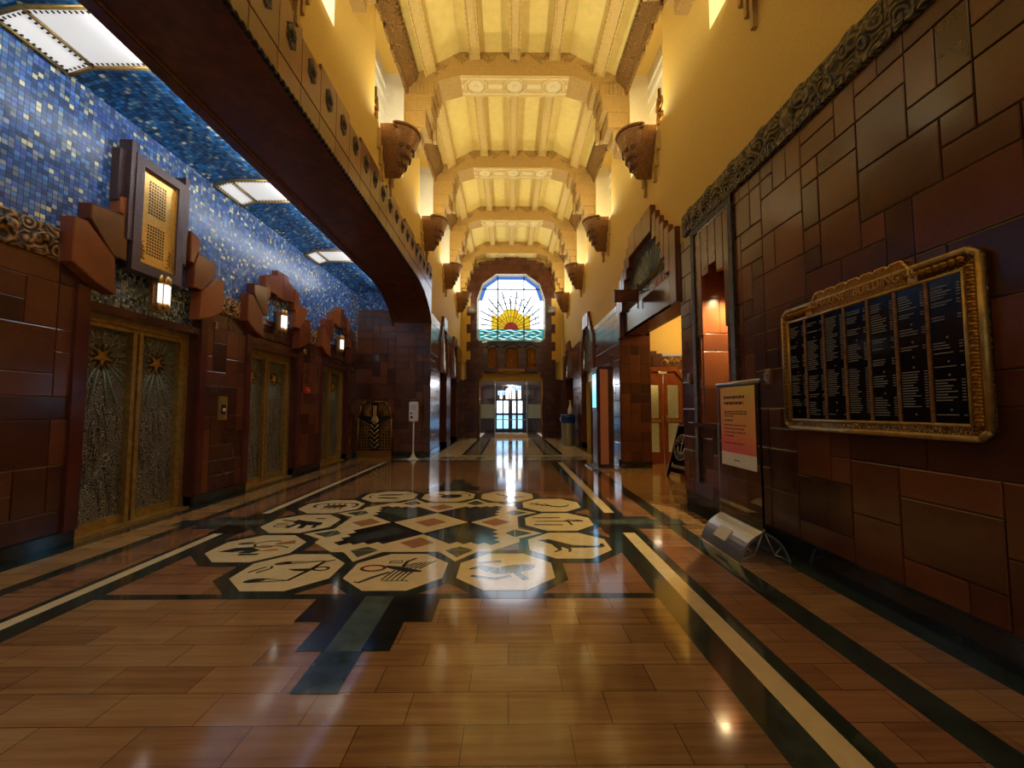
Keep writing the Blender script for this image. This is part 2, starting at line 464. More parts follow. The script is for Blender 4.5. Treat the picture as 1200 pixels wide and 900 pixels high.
def inlay(name, polys, mats):                                       # polys: list of (points, height, material index)
    b = MB()
    for p, z, k in polys: b.poly(p, z, k)
    return b.build(name, mats, floor)
def R4(x0, x1, y0, y1): return [(x0,y0),(x1,y0),(x1,y1),(x0,y1)]
YB = 12.05
bands_r = [(.794,.928,1),(.928,1.024,0),(1.024,1.091,1),(1.359,1.495,1),(1.80,1.97,1)]
bands_l = [(2.18,2.303,1),(2.303,2.376,0),(2.376,2.42,1),(2.719,2.82,1),(3.12,3.24,1)]
for a, b_, k in bands_r:
    y1 = YB if a < 1.7 else 6.72
    inlay('marble_band', [(R4(a*H, b_*H, YN, y1), .0010, 0)], [M['green_marble'] if k else M['cream_marble']])
inlay('marble_band', [(R4(1.80*H, 1.97*H, 11.0, 12.9), .0010, 0)], [M['green_marble']])
for a, b_, k in bands_l:
    y1 = YB if a < 2.5 else (12.5 if a < 3 else YP)
    inlay('marble_band', [(R4(-b_*H, -a*H, YN, y1), .0010, 0)], [M['green_marble'] if k else M['cream_marble']])
inlay('travertine_border', [(R4(-2.719*H, -2.42*H, YN, 12.2), .0006, 0), (R4(1.091*H, 1.359*H, YN, 12.2), .0006, 0)], [M['rose_travertine']])
inlay('travertine_border', [(R4(-3.12*H, -2.82*H, YN, 13.0), .0006, 0), (R4(1.495*H, 1.80*H, 6.6, 12.2), .0006, 0), (R4(1.8*H, XR+.4, 6.95, 10.9), .0006, 0)], [M['gold_travertine']])
# square of travertine that carries the zodiac ring, and its hairline borders
inlay('zodiac_ground', [(R4(-2.18*H, .794*H, 3.45, 7.9), .0006, 0)], [M['rose_travertine']])
inlay('hairline_band', [(R4(-2.18*H, .794*H, 3.42, 3.51), .0014, 0)], [M['green_marble']])
inlay('hairline_band', [(R4(-2.18*H, .794*H, 7.86, 7.92), .0014, 0)], [M['slate_marble']])
# far floor
inlay('marble_band', [(R4(-3.6, 2.6, 12.15, 12.42), .0010, 0)], [M['slate_marble']])
far = [(R4(-3.3, 2.7, 12.5, 13.5), .0010, 0), (R4(-2.4, 2.7, 13.5, YF-.02), .0008, 1)]
for x0, x1 in ((-1.55,-1.42),(-.98,-.88),(1.16,1.26),(1.70,1.83)): far.append((R4(x0, x1, 14.0, YF-.4), .0016, 2))
far += [(R4(-1.42,-.98,14.0,YF-.4), .0012, 3), (R4(1.26,1.70,14.0,YF-.4), .0012, 3), (R4(-1.55,1.83,13.92,14.05), .0016, 2)]
for x in (-1.9,-.85,0.1,1.1,2.0):
    far.append((circ(x, 13.0, .3, 16, ry=.2), .0016, 3)); far.append((circ(x, 13.0, .13, 8), .0020, 2))
inlay('pale_marble_paving', far, [M['pale_marble'], M['cream_marble'], M['green_marble'], M['grey_marble']])
inlay('compass_emblem', [(circ(.1, 18.9, .46, 32), .0020, 0), (circ(.1, 18.9, .34, 32), .0024, 1), (circ(.1, 18.9, .14, 20), .0028, 0)], [M['green_marble'], M['grey_green_marble']])

# zodiac medallion
CX, CY = -1.03, 5.67
GM, CM, GG, SM, RM, BK, OR, RD, TM = range(9)
ZM = [M['green_marble'], M['cream_marble'], M['grey_green_marble'], M['slate_marble'], M['rose_marble'], M['black_marble'], M['inlay_orange'], M['inlay_red'], M['rose_travertine']]
def Z(x, y): return (CX + x*H, CY + y*H)
def ZP(pts): return [Z(*p) for p in pts]
ring = [(-.67,-1.11),(0,-1.11),(.67,-1.11),(1.13,-.62),(1.13,.02),(1.13,.67),(.67,1.11),(0,1.11),(-.67,1.11),(-1.13,.62),(-1.13,-.02),(-1.13,-.67)]
def octagon(c, r):
    return [(c[0]+r*math.cos(PI/8+k*PI/4), c[1]+r*math.sin(PI/8+k*PI/4)) for k in range(8)]
P = []
for i, c in enumerate(ring): P.append((ZP(octagon(c, .40)), .0016+.00006*i, GM))
P.append((ZP([(-.77,-.56),(-.56,-.77),(.56,-.77),(.77,-.56),(.77,.56),(.56,.77),(-.56,.77),(-.77,.56)]), .0024, CM))
for k in range(4):                                                  # triangles between the octagons, and the dark crossed arms
    cs, sn = round(math.cos(k*PI/2)), round(math.sin(k*PI/2))
    rt = lambda p: (p[0]*cs-p[1]*sn, p[0]*sn+p[1]*cs)
    for u in (-.335,.335):
        P.append((ZP([rt(p) for p in ((u-.17,-.72),(u,-.96),(u+.17,-.72))]), .0023, CM))
        P.append((ZP([rt(p) for p in ((u-.10,-.74),(u,-.88),(u+.10,-.74))]), .0026, GG))
        P.append((ZP([rt(p) for p in ((u-.10,-.735),(u,-.66),(u+.10,-.735))]), .0025, GG))
    q = 1/math.sqrt(2)
    dg = lambda a, b: rt((a*q-b*q, a*q+b*q))
    arm = [(0,-.25),(.60,-.25),(.60,-.18),(.68,-.18),(.68,-.11),(.76,-.11),(.76,-.05),(.84,-.05),(.84,.05),(.76,.05),(.76,.11),(.68,.11),(.68,.18),(.60,.18),(.60,.25),(0,.25)]
    P.append((ZP([dg(*p) for p in arm]), .0027, GM if k % 2 else BK))
    P.append((ZP([dg(*p) for p in ((.30,-.09),(.70,-.09),(.70,.09),(.30,.09))]), .0030, GG if k % 2 else SM))
    P.append((ZP([rt(p) for p in ((-.13,-.57),(0,-.70),(.13,-.57),(0,-.44))]), .0029, RM))
P.append((ZP([(-.33,0),(0,-.33),(.33,0),(0,.33)]), .0031, CM)); P.append((ZP([(-.14,0),(0,-.14),(.14,0),(0,.14)]), .0034, RM))
inlay('medallion_field', P, ZM)
for k in range(4):                                                  # stepped dark points on the four sides
    cs, sn = round(math.cos(k*PI/2)), round(math.sin(k*PI/2))
    rt = lambda p: (p[0]*cs-p[1]*sn, p[0]*sn+p[1]*cs)
    z = .0036
    inlay('stepped_point', [(ZP([rt(p) for p in R4(-.325,.325,-1.74,-1.47)]), z, 0), (ZP([rt(p) for p in R4(-.195,.195,-1.98,-1.74)]), z, 1),
        (ZP([rt(p) for p in R4(-.075,.075,-1.98,-1.47)]), z+.0003, 2), (ZP([rt(p) for p in R4(-.085,.085,-2.24,-1.98)]), z, 3)],
        [M['black_marble'], M['slate_marble'] if k else M['black_marble'], M['grey_green_marble'], M['slate_marble']])

def arc(cx, cy, rx, ry, a0, a1, n=10): return [(cx+rx*math.cos(math.radians(a0+(a1-a0)*k/n)), cy+ry*math.sin(math.radians(a0+(a1-a0)*k/n))) for k in range(n+1)]
def blob(cx, cy, rx, ry, rot=0, n=14):
    c, s = math.cos(math.radians(rot)), math.sin(math.radians(rot))
    return [(cx+rx*math.cos(2*PI*k/n)*c-ry*math.sin(2*PI*k/n)*s, cy+rx*math.cos(2*PI*k/n)*s+ry*math.sin(2*PI*k/n)*c) for k in range(n)]
# each figure: ('s', points, width, material) strokes and ('p', points, material) patches in octagon units
scales = [('p', blob(-.35,.42,.18,.1,20), GM), ('p', blob(-.42,-.5,.2,.1,20), GM), ('s', [(-.2,.5),(.5,.55),(-.45,.32)], .03, BK), ('s', [(-.25,-.42),(.25,-.5),(-.5,-.6)], .03, BK),
    ('s', [(.7,.62),(.5,.5),(.4,.05),(.22,-.5)], [.03,.06,.07,.05], BK), ('p', [(.4,.12),(-.1,.08),(.1,-.02),(.36,-.04)], GM), ('s', arc(.6,.1,.16,.1,0,360), .04, BK), ('s', [(-.8,-.1),(-.6,.2)], .04, BK), ('s', [(-.62,-.12),(-.45,.12),(-.5,.25)], .04, BK)]
scorpion = [('s', [(-.32,.22),(-.05,.12),(.2,.0),(.5,-.06)], [.06,.13,.14,.05], GM), ('s', arc(-.55,.12,.24,.16,20,380,16), .05, RD), ('s', [(-.3,.5),(-.05,.56),(-.02,.42),(-.3,.4),(-.28,.54)], .03, BK)]
for i in range(5):
    x = .0+.1*i
    scorpion += [('s', [(x+.02,.08),(x+.14,.3),(x+.3,.42+.03*i)], [.035,.03,.02], GM), ('s', [(x-.06,.0),(x-.14,-.26),(x-.2,-.5),(x-.06,-.56)], [.035,.03,.02,.02], GM)]
scorpion += [('s', [(.05,.2),(.08,.5),(.24,.7)], [.05,.06,.04], GM), ('s', [(-.15,-.1),(-.4,-.36),(-.6,-.62),(-.7,-.58)], [.05,.06,.05,.03], GM)]
hound = [('p', [(-.75,.35),(-.45,.42),(-.3,.3),(.1,-.05),(.6,-.12),(.62,-.24),(.1,-.26),(-.2,-.2),(-.45,.05)], GM), ('s', [(-.3,.0),(-.25,-.4),(-.4,-.55)], [.14,.06,.04], GM), ('s', [(-.15,-.1),(.0,-.35),(-.05,-.55)], [.12,.06,.04], GM), ('s', [(.6,-.18),(.78,-.1),(.85,.05)], .06, GM), ('s', arc(.5,-.1,.35,.16,-60,30), .04, BK)]
archer = [('s', [(-.7,0),(.75,.04)], [.04,.09], GM), ('s', [(.2,.0),(.35,.2),(.7,.1)], .05, BK), ('s', [(-.75,.4),(.1,.42)], .07, GM), ('s', [(-.75,-.36),(.1,-.38)], .07, GM), ('s', [(.3,.0),(.36,-.4)], .05, BK), ('p', blob(.25,.03,.12,.08), RD)]
boat = [('s', arc(.25,.1,.38,.4,190,350), [.02+.02*min(k,10-k) for k in range(11)], GM), ('s', [(-.7,.3),(-.3,-.1),(0,-.2)], [.03,.08,.04], GM), ('s', [(-.6,-.1),(-.2,.1),(.0,-.3)], [.03,.07,.03], BK), ('s', [(-.75,.05),(-.4,.25)], .05, GM)]
goat = [('p', [(-.4,.4),(-.2,.3),(.1,.0),(.6,-.05),(.7,-.2),(.1,-.2),(-.1,-.05),(-.35,.25)], GM), ('s', [(0,-.1),(-.1,-.5)], .07, GM), ('s', [(.3,-.1),(.35,-.45)], .06, GM), ('s', [(-.3,.35),(-.45,.5)], .05, BK)]
bull = [('p', blob(.1,0,.42,.36,15), GM), ('s', arc(.55,.2,.25,.25,150,-40), [.04]*11, BK), ('s', [(-.3,-.1),(-.6,-.3),(-.75,-.1)], .06, BK), ('s', [(-.1,.2),(-.5,.4)], .08, BK)]
fishes = [('p', blob(-.05,.28,.5,.12,6), GM), ('p', blob(.0,-.3,.45,.12,-8), GM), ('s', [(-.7,.3),(-.8,0),(-.65,-.3)], .04, RD), ('s', [(.5,.35),(.7,.45)], .06, GM)]
crab = [('p', blob(.1,-.02,.4,.2,8), GM), ('s', arc(-.4,.12,.25,.3,60,250), .07, GM), ('s', arc(.6,.1,.2,.3,-60,120), .07, GM)]
for i in range(4): crab += [('s', [(-.2+.18*i,.1),(-.28+.2*i,.42),(-.16+.2*i,.5)], .04, BK), ('s', [(-.1+.16*i,-.15),(-.2+.2*i,-.45)], .04, BK)]
ox = [('p', [(-.3,.4),(.0,.25),(.6,.05),(.65,-.25),(.1,-.2),(-.1,-.1),(-.3,.05)], GM), ('s', [(-.1,-.1),(-.2,-.5)], .1, GM), ('s', [(.15,-.15),(.2,-.55)], .12, GM), ('s', [(.5,-.2),(.55,-.5)], .08, GM), ('s', [(-.3,.2),(-.75,.35)], .06, BK), ('s', [(-.4,.0),(-.7,-.1)], .04, BK), ('s', arc(-.45,-.3,.2,.12,0,360), .03, BK), ('s', [(.2,.5),(.5,.48)], .07, BK)]
maiden = [('p', [(-.75,-.3),(-.5,-.02),(-.05,.05),(-.1,-.2),(-.4,-.35)], GM), ('p', [(-.05,-.05),(.2,-.2),(.05,-.42),(-.25,-.4)], GM), ('p', [(.2,-.3),(.6,-.22),(.55,-.1),(.3,-.16)], OR), ('s', arc(.15,.25,.35,.25,60,300), .04, BK), ('s', [(.0,.1),(.5,.1),(.75,-.02)], .04, BK), ('p', blob(-.45,.3,.2,.1,10), GG), ('s', [(-.15,-.5),(.3,-.48)], .08, GM), ('s', [(.3,.25),(.7,.42)], [.1,.2], RM)]
lion = [('p', blob(.15,.05,.5,.22,20), GG), ('s', [(-.3,.0),(-.55,.2),(-.75,.05)], [.2,.14,.05], GG), ('s', [(-.6,.4),(-.1,.5)], .08, GG), ('s', [(-.7,-.3),(-.2,-.45),(.1,-.3)], .07, GG), ('s', [(.2,-.1),(.4,-.5)], .1, GG)]
FIG = [scales, scorpion, lion, hound, archer, boat, goat, bull, fishes, crab, ox, maiden]
WHAT = ['a pair of scales','a scorpion','a lion','a running hound','an archer','a boat and fish','a goat','a dark bull','two fishes','a crab','an ox','a maiden and bird']
for c, fg, w in zip(ring, FIG, WHAT):
    b = MB(Frame((CX+c[0]*H, CY+c[1]*H, 0), (.30*H,0,0), (0,.30*H,0), (0,0,1)))
    b.poly(octagon((0,0), 1.06), .0032, CM)
    for i, g in enumerate(fg):
        if g[0] == 's': b.stroke(g[1], [w_*1.45 for w_ in g[2]] if isinstance(g[2], list) else g[2]*1.45, .0036+.0001*i, g[3])
        else: b.poly(g[1], .0034+.0001*i, g[2])
    o = b.build('zodiac_panel', ZM, floor); o['label'] = 'cream octagonal floor panel inlaid with ' + w

# ------------------------------------------------------------------ terracotta crests (stepped pleats round an opening)
def crest(mb, cu, steps, d0, d1, m=0, slant=0.0, seed=3):
    """steps: list of (half0, half1, z_bottom, z_top); first is the centre block (half0 = 0)"""
    R = random.Random(seed)
    for h0, h1, zb, zt in steps:
        if h0 == 0:
            k = max(1, round(2*h1/.5)); w = 2*h1/k
            for i in range(k):
                u0 = cu-h1+i*w
                mb.prism([(u0+.004,zb),(u0+w-.004,zb),(u0+w-.004,zt),(u0+.004,zt)], d0, d1+.02, m, R.random(), .012)
        else:
            for s in (-1, 1):
                pts = [(cu+s*(h0+.004), zb), (cu+s*(h1-.004), zb - slant), (cu+s*(h1-.004), zt - slant*1.2), (cu+s*(h0+.004), zt)]
                if slant: pts = [(cu+s*h0, zb), (cu+s*(h0+.62*(h1-h0)), zb-.05), (cu+s*(h1-.004), zb+(zt-zb)*.38), (cu+s*(h1-.004), zt-slant*.8), (cu+s*(h0+.05), zt), (cu+s*h0, zt-.04)]
                mb.prism(pts, d0, d1, m, R.random(), .014)
# portal crest proportions (fractions of half width; heights in metres above the lintel)
def portal_steps(hw, z0):
    s = hw/1.95
    return [(0, .79*s, z0+1.62, z0+2.15), (.79*s, 1.02*s, z0+1.42, z0+1.93), (1.02*s, 1.23*s, z0+1.22, z0+1.73), (1.23*s, 1.43*s, z0+.86, z0+1.54), (1.43*s, 1.66*s, z0+.52, z0+1.36), (1.66*s, 1.95*s, z0-.1, z0+1.2)]

# ------------------------------------------------------------------ right wall
FR = FX(XR, -1)
ZF0, ZF1 = 4.28, 4.67
PY0, PY1, PZ = 6.90, 10.80, 3.42           # near portal
NY0, NY1, NZ0, NZ1 = 5.42, 6.18, 1.30, 3.55  # lit niche
QY0, QY1 = 13.95, 16.5                       # second portal
TY0, TY1 = 18.6, 21.4                        # third portal
mb = MB(FR)
holes = [(PY0,PY1,-1,PZ+1.75),(5.28,6.35,NZ0,ZF0),(QY0,QY1,-1,4.4),(TY0,TY1,-1,4.1)]
mb.ashlar(YN, YF, .20, ZF0, [(h[0],h[1],max(h[2],.20),min(h[3],ZF0)) for h in holes], .215, .215, seed=7, big=.8)
struct(mb.build('wall_right', [M['terracotta_dark'] if False else M['terracotta'], M['mortar']]), 'right hall wall of glazed brown terracotta blocks')
b = MB(FR)
for y0, y1 in ((YN,PY0-.12),(PY1+.12,QY0),(QY1,TY0),(TY1,YF)):
    b.box(y0, y1, 0, .20, -.3, .035); b.box(y0, y1, .20, .225, -.02, .022)
struct(b.build('baseboard_right', M['black_marble']))
# frieze of low relief panels with a carved bottom lip
fz = bpy.data.objects.new('trim_1', None); COL.objects.link(fz); struct(fz, 'carved terracotta frieze along the top of the right wall')
y = YN
while y < 6.6:
    y2 = min(y+.62, 6.74)
    b = MB(FR); b.block(y+.004, y2-.004, ZF0+.05, ZF1, -.02, .05, .02)
    for k in range(3): b.lathe([(.0,.10),(.07,.085),(.12,.05),(.13,.03)], (y+.13+.17*k, ZF0+.16+.08*(k%2)+.05, -.0), 10, m=0)
    b.build('frieze_panel', M['carved_olive'], fz); y += .62
b = MB(FR)
for k in range(int((6.42-YN)/.09)): b.box(YN+k*.09, YN+k*.09+.075, ZF0, ZF0+.05, -.02, .06)
b.build('beaded_moulding', M['carved_olive'], fz)
# niche: carved border, pleated head, recess
b = MB(FR)
b.box(5.20, 5.30, NZ0-.02, ZF0, -.02, .05); b.box(6.30, 6.40, .4, ZF0, -.02, .05); b.box(5.20, 6.40, ZF0-.10, ZF0, -.02, .052)
b.build('niche_border', M['carved_dark'], fz)
b = MB(FR)
for k, (y0, y1, zb, zt) in enumerate([(5.30,5.46,2.6,3.9),(5.46,5.66,3.40,4.17),(5.66,5.88,3.56,4.17),(5.88,6.10,3.46,4.17),(6.10,6.30,2.6,3.95)]):
    b.prism([(y0+.003,zb),(y1-.003,zb),(y1-.003,4.17),(y0+.003,4.17)], -.02, .03, 0, .3+.12*k, .01)
b.box(5.30, 5.42, NZ0, 2.6, -.02, .02, 0, .4); b.box(6.18, 6.30, NZ0, 2.6, -.02, .02, 0, .6)
b.box(5.20, 6.40, NZ0-.07, NZ0, -.02, .07, 0, .3)
b.build('niche_head', [M['terracotta']], fz)
b = MB(FX(XR, -1))
nd = .52
for u0, u1 in ((NY1-.02, NY1+.06),):
    pass
jf = MB(Frame((XR, NY1, 0), (1,0,0), (0,0,1), (0,-1,0))); jf.ashlar(0, nd, NZ0, 3.7, (), .26, .26, seed=4)
bf = MB(Frame((XR+nd, 0, 0), (0,1,0), (0,0,1), (-1,0,0))); bf.ashlar(NY0-.06, NY1+.06, NZ0, 3.7, (), .26, .26, seed=5)
nf = MB(Frame((XR, NY0, 0), (1,0,0), (0,0,1), (0,1,0))); nf.ashlar(0, nd, NZ0, 3.7, (), .26, .26, seed=6)
for q in (bf, nf):
    k = len(jf.v); jf.v += q.v; jf.f += [[i+k for i in f] for f in q.f]; jf.m += q.m; jf.c += q.c; jf.sm += q.sm
k = MB(); k.box(XR-.0, XR+nd, NY0-.06, NY1+.06, NZ0-.05, NZ0); k.box(XR, XR+nd, NY0-.06, NY1+.06, 3.7, 3.74)
kk = len(jf.v); jf.v += k.v; jf.f += [[i+kk for i in f] for f in k.f]; jf.m += k.m; jf.c += k.c; jf.sm += k.sm
struct(jf.build('wall_niche', [M['terracotta'], M['pale_mortar']]), 'orange tiled recess in the right wall lit from above')

# portals
def portal(fr, y0, y1, z0, hw_extra, seed, name, band=True, crest_h=1.0):
    cu = (y0+y1)/2; hw = (y1-y0)/2+hw_extra
    b = MB(fr)
    st = [(a, c, z0+(zb-z0)*crest_h, z0+(zt-z0)*crest_h) for a, c, zb, zt in portal_steps(hw, z0)]
    crest(b, cu, st, -.04, .075, 0, 0, seed)
    o = b.build(name, [M['terracotta_brown']]); struct(o)
    t = MB(fr)                                                      # recessed mosaic tympanum and banded lintel
    t.rect(y0-.05, y1+.05, z0, z0+1.9*crest_h, -.12, 0)
    t.build('tympanum_mosaic', [M['grey_mosaic']], o)
    l = MB(fr)
    n = round((y1-y0)/.16)
    for i in range(n):
        u = y0+(y1-y0)*i/n
        l.block(u+.004, u+(y1-y0)/n-.004, z0+.0, z0+.15, -.14, -.05, .01, 0, (i*37 % 10)/10)
        l.block(u+.004, u+(y1-y0)/n-.004, z0+.155, z0+.34, -.14, -.09, .01, 0, (i*53 % 10)/10)
    l.build('lintel_course', [M['terracotta_brown']], o)
    return o
portal(FR, PY0, PY1, PZ, -.02, 11, 'trim_2', True)
b = MB(FR)                                                          # spray of dark leaves in the tympanum
for i in range(16):
    a = math.radians(12+156*i/15)
    b.tube([(8.6+.25*math.cos(a), 4.02+.25*math.sin(a), -.11), (8.6+.85*math.cos(a), 4.02+.75*math.sin(a), -.08), (8.6+1.15*math.cos(a), 4.02+.95*math.sin(a), -.10)], [.012,.02,.006], 5)
o = b.build('relief_spray', M['teal_bronze'], bpy.data.objects['trim_2'])
b = MB(FR); b.box(PY0+.05, 8.4, 3.86, 4.16, -.13, -.07)
for i in range(9): b.box(PY0+.12+i*.15, PY0+.22+i*.15, 3.90, 4.12, -.08, -.05)
b.build('relief_panel', M['carved_gold'], bpy.data.objects['trim_2'])
portal(FR, QY0, QY1, 2.95, 0, 12, 'trim_3', True, .95)
portal(FR, TY0, TY1, 3.0, 0, 13, 'trim_4', True, .80)
FL = FX(XL, 1)
LY0, LY1, MY0, MY1 = 15.1, 16.8, 17.9, 20.2
portal(FL, LY0, LY1, 2.95, .15, 14, 'trim_5', True, .95)
portal(FL, MY0, MY1, 2.95, 0, 15, 'trim_6', True, .85)

# portal reveals and lobby beyond the near portal
DX = 3.68
def joinmb(a, q):
    k = len(a.v); a.v += q.v; a.f += [[i+k for i in f] for f in q.f]; a.m += q.m; a.c += q.c; a.sm += q.sm
r = MB(Frame((XR, PY1, 0), (1,0,0), (0,0,1), (0,-1,0))); r.ashlar(0, DX-XR, .16, PZ, (), .26, .26, seed=8); r.box(0, DX-XR, 0, .16, -.1, .03, 2)
q = MB(Frame((XR, PY0, 0), (1,0,0), (0,0,1), (0,1,0))); q.ashlar(0, .62, .16, PZ, (), .26, .26, seed=9); joinmb(r, q)
q = MB(Frame((XR+.62, 0, 0), (0,1,0), (0,0,1), (1,0,0))); q.rect(6.35, PY0, 0, 3.9, 0, 1); joinmb(r, q)
q = MB(); q.box(XR+.03, XR+.62, PY0, PY1, PZ, PZ+.5, 0, .2); joinmb(r, q)
q = MB(Frame((DX, 0, 0), (0,1,0), (0,0,1), (1,0,0))); q.ashlar(PY1, 11.7, .16, 3.6, (), .26, .26, seed=10); joinmb(r, q)
struct(r.build('wall_portal', [M['terracotta'], M['mortar'], M['black_marble']]), 'brown tiled reveals of the near side portal')
LX1, LYB = 5.5, 11.7
w = MB(FY(LYB)); w.rect(XR+.02, LX1, 3.05, 4.3, 0)
q = MB(Frame((LX1,0,0), (0,1,0), (0,0,1), (-1,0,0))); q.rect(6.35, LYB, 0, 4.3); joinmb(w, q)
q = MB(FY(6.35, sgn=1)); q.rect(XR+.5, LX1, 0, 4.3); joinmb(w, q)
q = MB(); q.quad((XR+.02,6.35,4.28),(LX1,6.35,4.28),(LX1,LYB,4.28),(XR+.02,LYB,4.28)); joinmb(w, q)
struct(w.build('wall_lobby', [M['plaster']]), 'yellow plaster walls of the side lobby')
w = MB(FY(LYB)); DO0, DO1 = 3.78, 4.86
w.ashlar(XR+.02, LX1, .16, 3.0, [(DO0,DO1,0,2.62)], .26, .26, 0.0, .02, seed=15); w.box(XR+.02, DO0-.1, 0, .16, -.02, .05, 2); w.box(DO1+.1, LX1, 0, .16, -.02, .05, 2)
w.prism([(3.9,3.0),(4.1,3.0),(4.1,3.16),(4.0,3.16)][:0] or [(3.72,2.99),(4.32,2.99),(4.32,3.07),(4.16,3.07),(4.16,3.14),(3.88,3.14),(3.88,3.07),(3.72,3.07)], -.02, .05, 0, .4)
for i in range(7): w.lathe([(0,.06),(.07,.05),(.1,.01)], (4.42+.16*i, 2.84+.06*(i%2), .01), 8, m=3)
struct(w.build('wall_lobby_tiles', [M['terracotta'], M['pale_mortar'], M['black_marble'], M['carved_frieze']]), 'tiled lower wall of the side lobby round its door')

# plaster of the nave walls, with the tall recesses over the sconces
ZC = 9.62
SY = [0.30, 4.23, 8.15, 12.08, 16.01, 19.94]
NICHES = [(y-.62, y+1.50) for y in SY]
def crest_lows(items):
    L = []
    for y0, y1, z0, ex, ch in items:
        cu, hw = (y0+y1)/2, (y1-y0)/2+ex
        for a, c, zb, zt in portal_steps(hw, z0):
            for s_ in (-1, 1): L.append((min(cu+s_*a,cu+s_*c), max(cu+s_*a,cu+s_*c), z0+(zt-z0)*ch-.12))
    return L
def plaster_wall(fr, name, zlo0, lows, lab):
    zlo = lambda yb, ya=0: max([zlo0(yb)]+[l[2] for l in lows if l[0] < yb-.001 and yb <= l[1]+.001])
    b = MB(fr)
    cuts = sorted({YN, YP, YF} | {x for l in lows for x in l[:2]} | {x for n in NICHES for x in n})
    for y0, y1 in zip(cuts, cuts[1:]):
        if y1-y0 < 1e-4: continue
        nn = [n for n in NICHES if n[0]-1e-6 <= y0 and y1 <= n[1]+1e-6]
        if nn:
            b.rect(y0, y1, zlo(y1), 7.0, 0); b.rect(y0, y1, 9.6, ZC, 0)
            b.rect(y0, y1, 7.0, 9.6, -.45, 1)
            for yy in [q for q in (y0, y1) if q in nn[0]]: b.quad((yy,7.0,0),(yy,7.0,-.45),(yy,9.6,-.45),(yy,9.6,0), 1 if yy == nn[0][1] else 0)
            b.quad((y0,7.0,0),(y1,7.0,0),(y1,7.0,-.45),(y0,7.0,-.45)); b.quad((y0,9.6,0),(y1,9.6,0),(y1,9.6,-.45),(y0,9.6,-.45))
        else: b.rect(y0, y1, zlo(y1), ZC, 0)
    o = struct(b.build(name, [M['plaster'], M['niche_white'] if fr.n.x > 0 else M['plaster_pale']]), lab)
    b = MB(fr)                                                      # gilded tracery at the back of each recess
    for y0, y1 in NICHES:
        b = MB(fr); c = (y0+y1)/2+.25
        for z in (8.86,8.92,9.2): b.box(y0+.02, y1-.02, z, z+.03, -.45, -.42, 1)
        for z in (7.9,8.5): b.box(y1-.7, y1-.02, z, z+.03, -.45, -.43, 1)
        for k in range(4): b.tube([(c-.22, 7.25+.32*k, -.43), (c, 7.41+.32*k, -.38), (c+.22, 7.25+.32*k, -.43), (c, 7.12+.32*k, -.38), (c-.22, 7.25+.32*k, -.43)], .028, 5)
        b.tube([(c, 7.05, -.42), (c, 8.6, -.42)], .035, 6)
        b.build('recess_tracery', [M['antique_gold'], M['niche_white']], o)
    return o
plaster_wall(FX(XR+.02, -1), 'wall_right_upper', lambda y: 4.2, crest_lows([(PY0,PY1,PZ,-.02,1),(QY0,QY1,2.95,0,.95),(TY0,TY1,3.0,0,.8)]), 'tall mustard plaster wall above the right hand tiles')
plaster_wall(FX(XL-.02, 1), 'wall_left_upper', lambda y: 5.4 if y <= YP else 4.0, crest_lows([(LY0,LY1,2.95,.15,.95),(MY0,MY1,2.95,0,.85)]), 'tall mustard plaster wall above the broad arch')

# ------------------------------------------------------------------ left: broad flat arch between hall and lift alcove
curve = [(11.1,5.08),(11.6,5.04),(12.1,4.95),(12.5,4.82),(12.85,4.66),(13.1,4.5),(13.25,4.36),(13.35,4.18)]
ar = bpy.data.objects.new('trim_7', None); COL.objects.link(ar); struct(ar, 'broad flat arch of dark terracotta along the left of the hall')
b = MB()
pr = [(YN,ZS)] + curve
b2 = []
for (y0,z0),(y1,z1) in zip(pr, pr[1:]):
    n = max(1, round((y1-y0)/.9))
    for i in range(n):
        ya, yb = y0+(y1-y0)*i/n, y0+(y1-y0)*(i+1)/n; za, zb_ = z0+(z1-z0)*i/n, z0+(z1-z0)*(i+1)/n
        for j, (x0, x1) in enumerate(((XB+.14,-3.36),(-3.36,-2.96),(-2.96,XL-.02))):
            b.quad((x0,ya,za),(x1,ya,za),(x1,yb,zb_),(x0,yb,zb_), 0, ((i*7+j*5) % 10)/10)
        b.quad((XB,ya,za-.035),(XB+.14,ya,za-.035),(XB+.14,yb,zb_-.035),(XB,yb,zb_-.035), 0, .2)
        b.quad((XB+.14,ya,za-.035),(XB+.14,yb,zb_-.035),(XB+.14,yb,zb_),(XB+.14,ya,za), 0, .5)
        b.quad((XB,ya,za-.035),(XB,yb,zb_-.035),(XB,yb,5.6),(XB,ya,5.6), 0, .3)
b.build('arch_soffit', [M['beam_brown']], ar)
b = MB(); b.tube([(XB+.15,p[0],p[1]-.005) for p in pr], .014, 6); b.build('soffit_bead', M['bronze_brown'], ar)
b = MB(FL)                                                          # rope moulding on the nave edge
for (y0,z0),(y1,z1) in zip(pr, pr[1:]):
    n = max(1, round((y1-y0)/.10))
    for i in range(n):
        a, c = i/n, (i+.8)/n
        p, q = (y0+(y1-y0)*a, z0+(z1-z0)*a), (y0+(y1-y0)*c, z0+(z1-z0)*c)
        b.tube([(p[0],p[1]+.02,.0),(q[0],q[1]+.02,.0)], .032, 6)
b.build('rope_moulding', M['dark_bronze'], ar)
def soff(y):
    for (y0,z0),(y1,z1) in zip(pr, pr[1:]):
        if y0 <= y <= y1: return z0+(z1-z0)*(y-y0)/(y1-y0)
    return 4.18
b = MB(FL); R = random.Random(5); med = MB(FL)
y = YN; k = 0
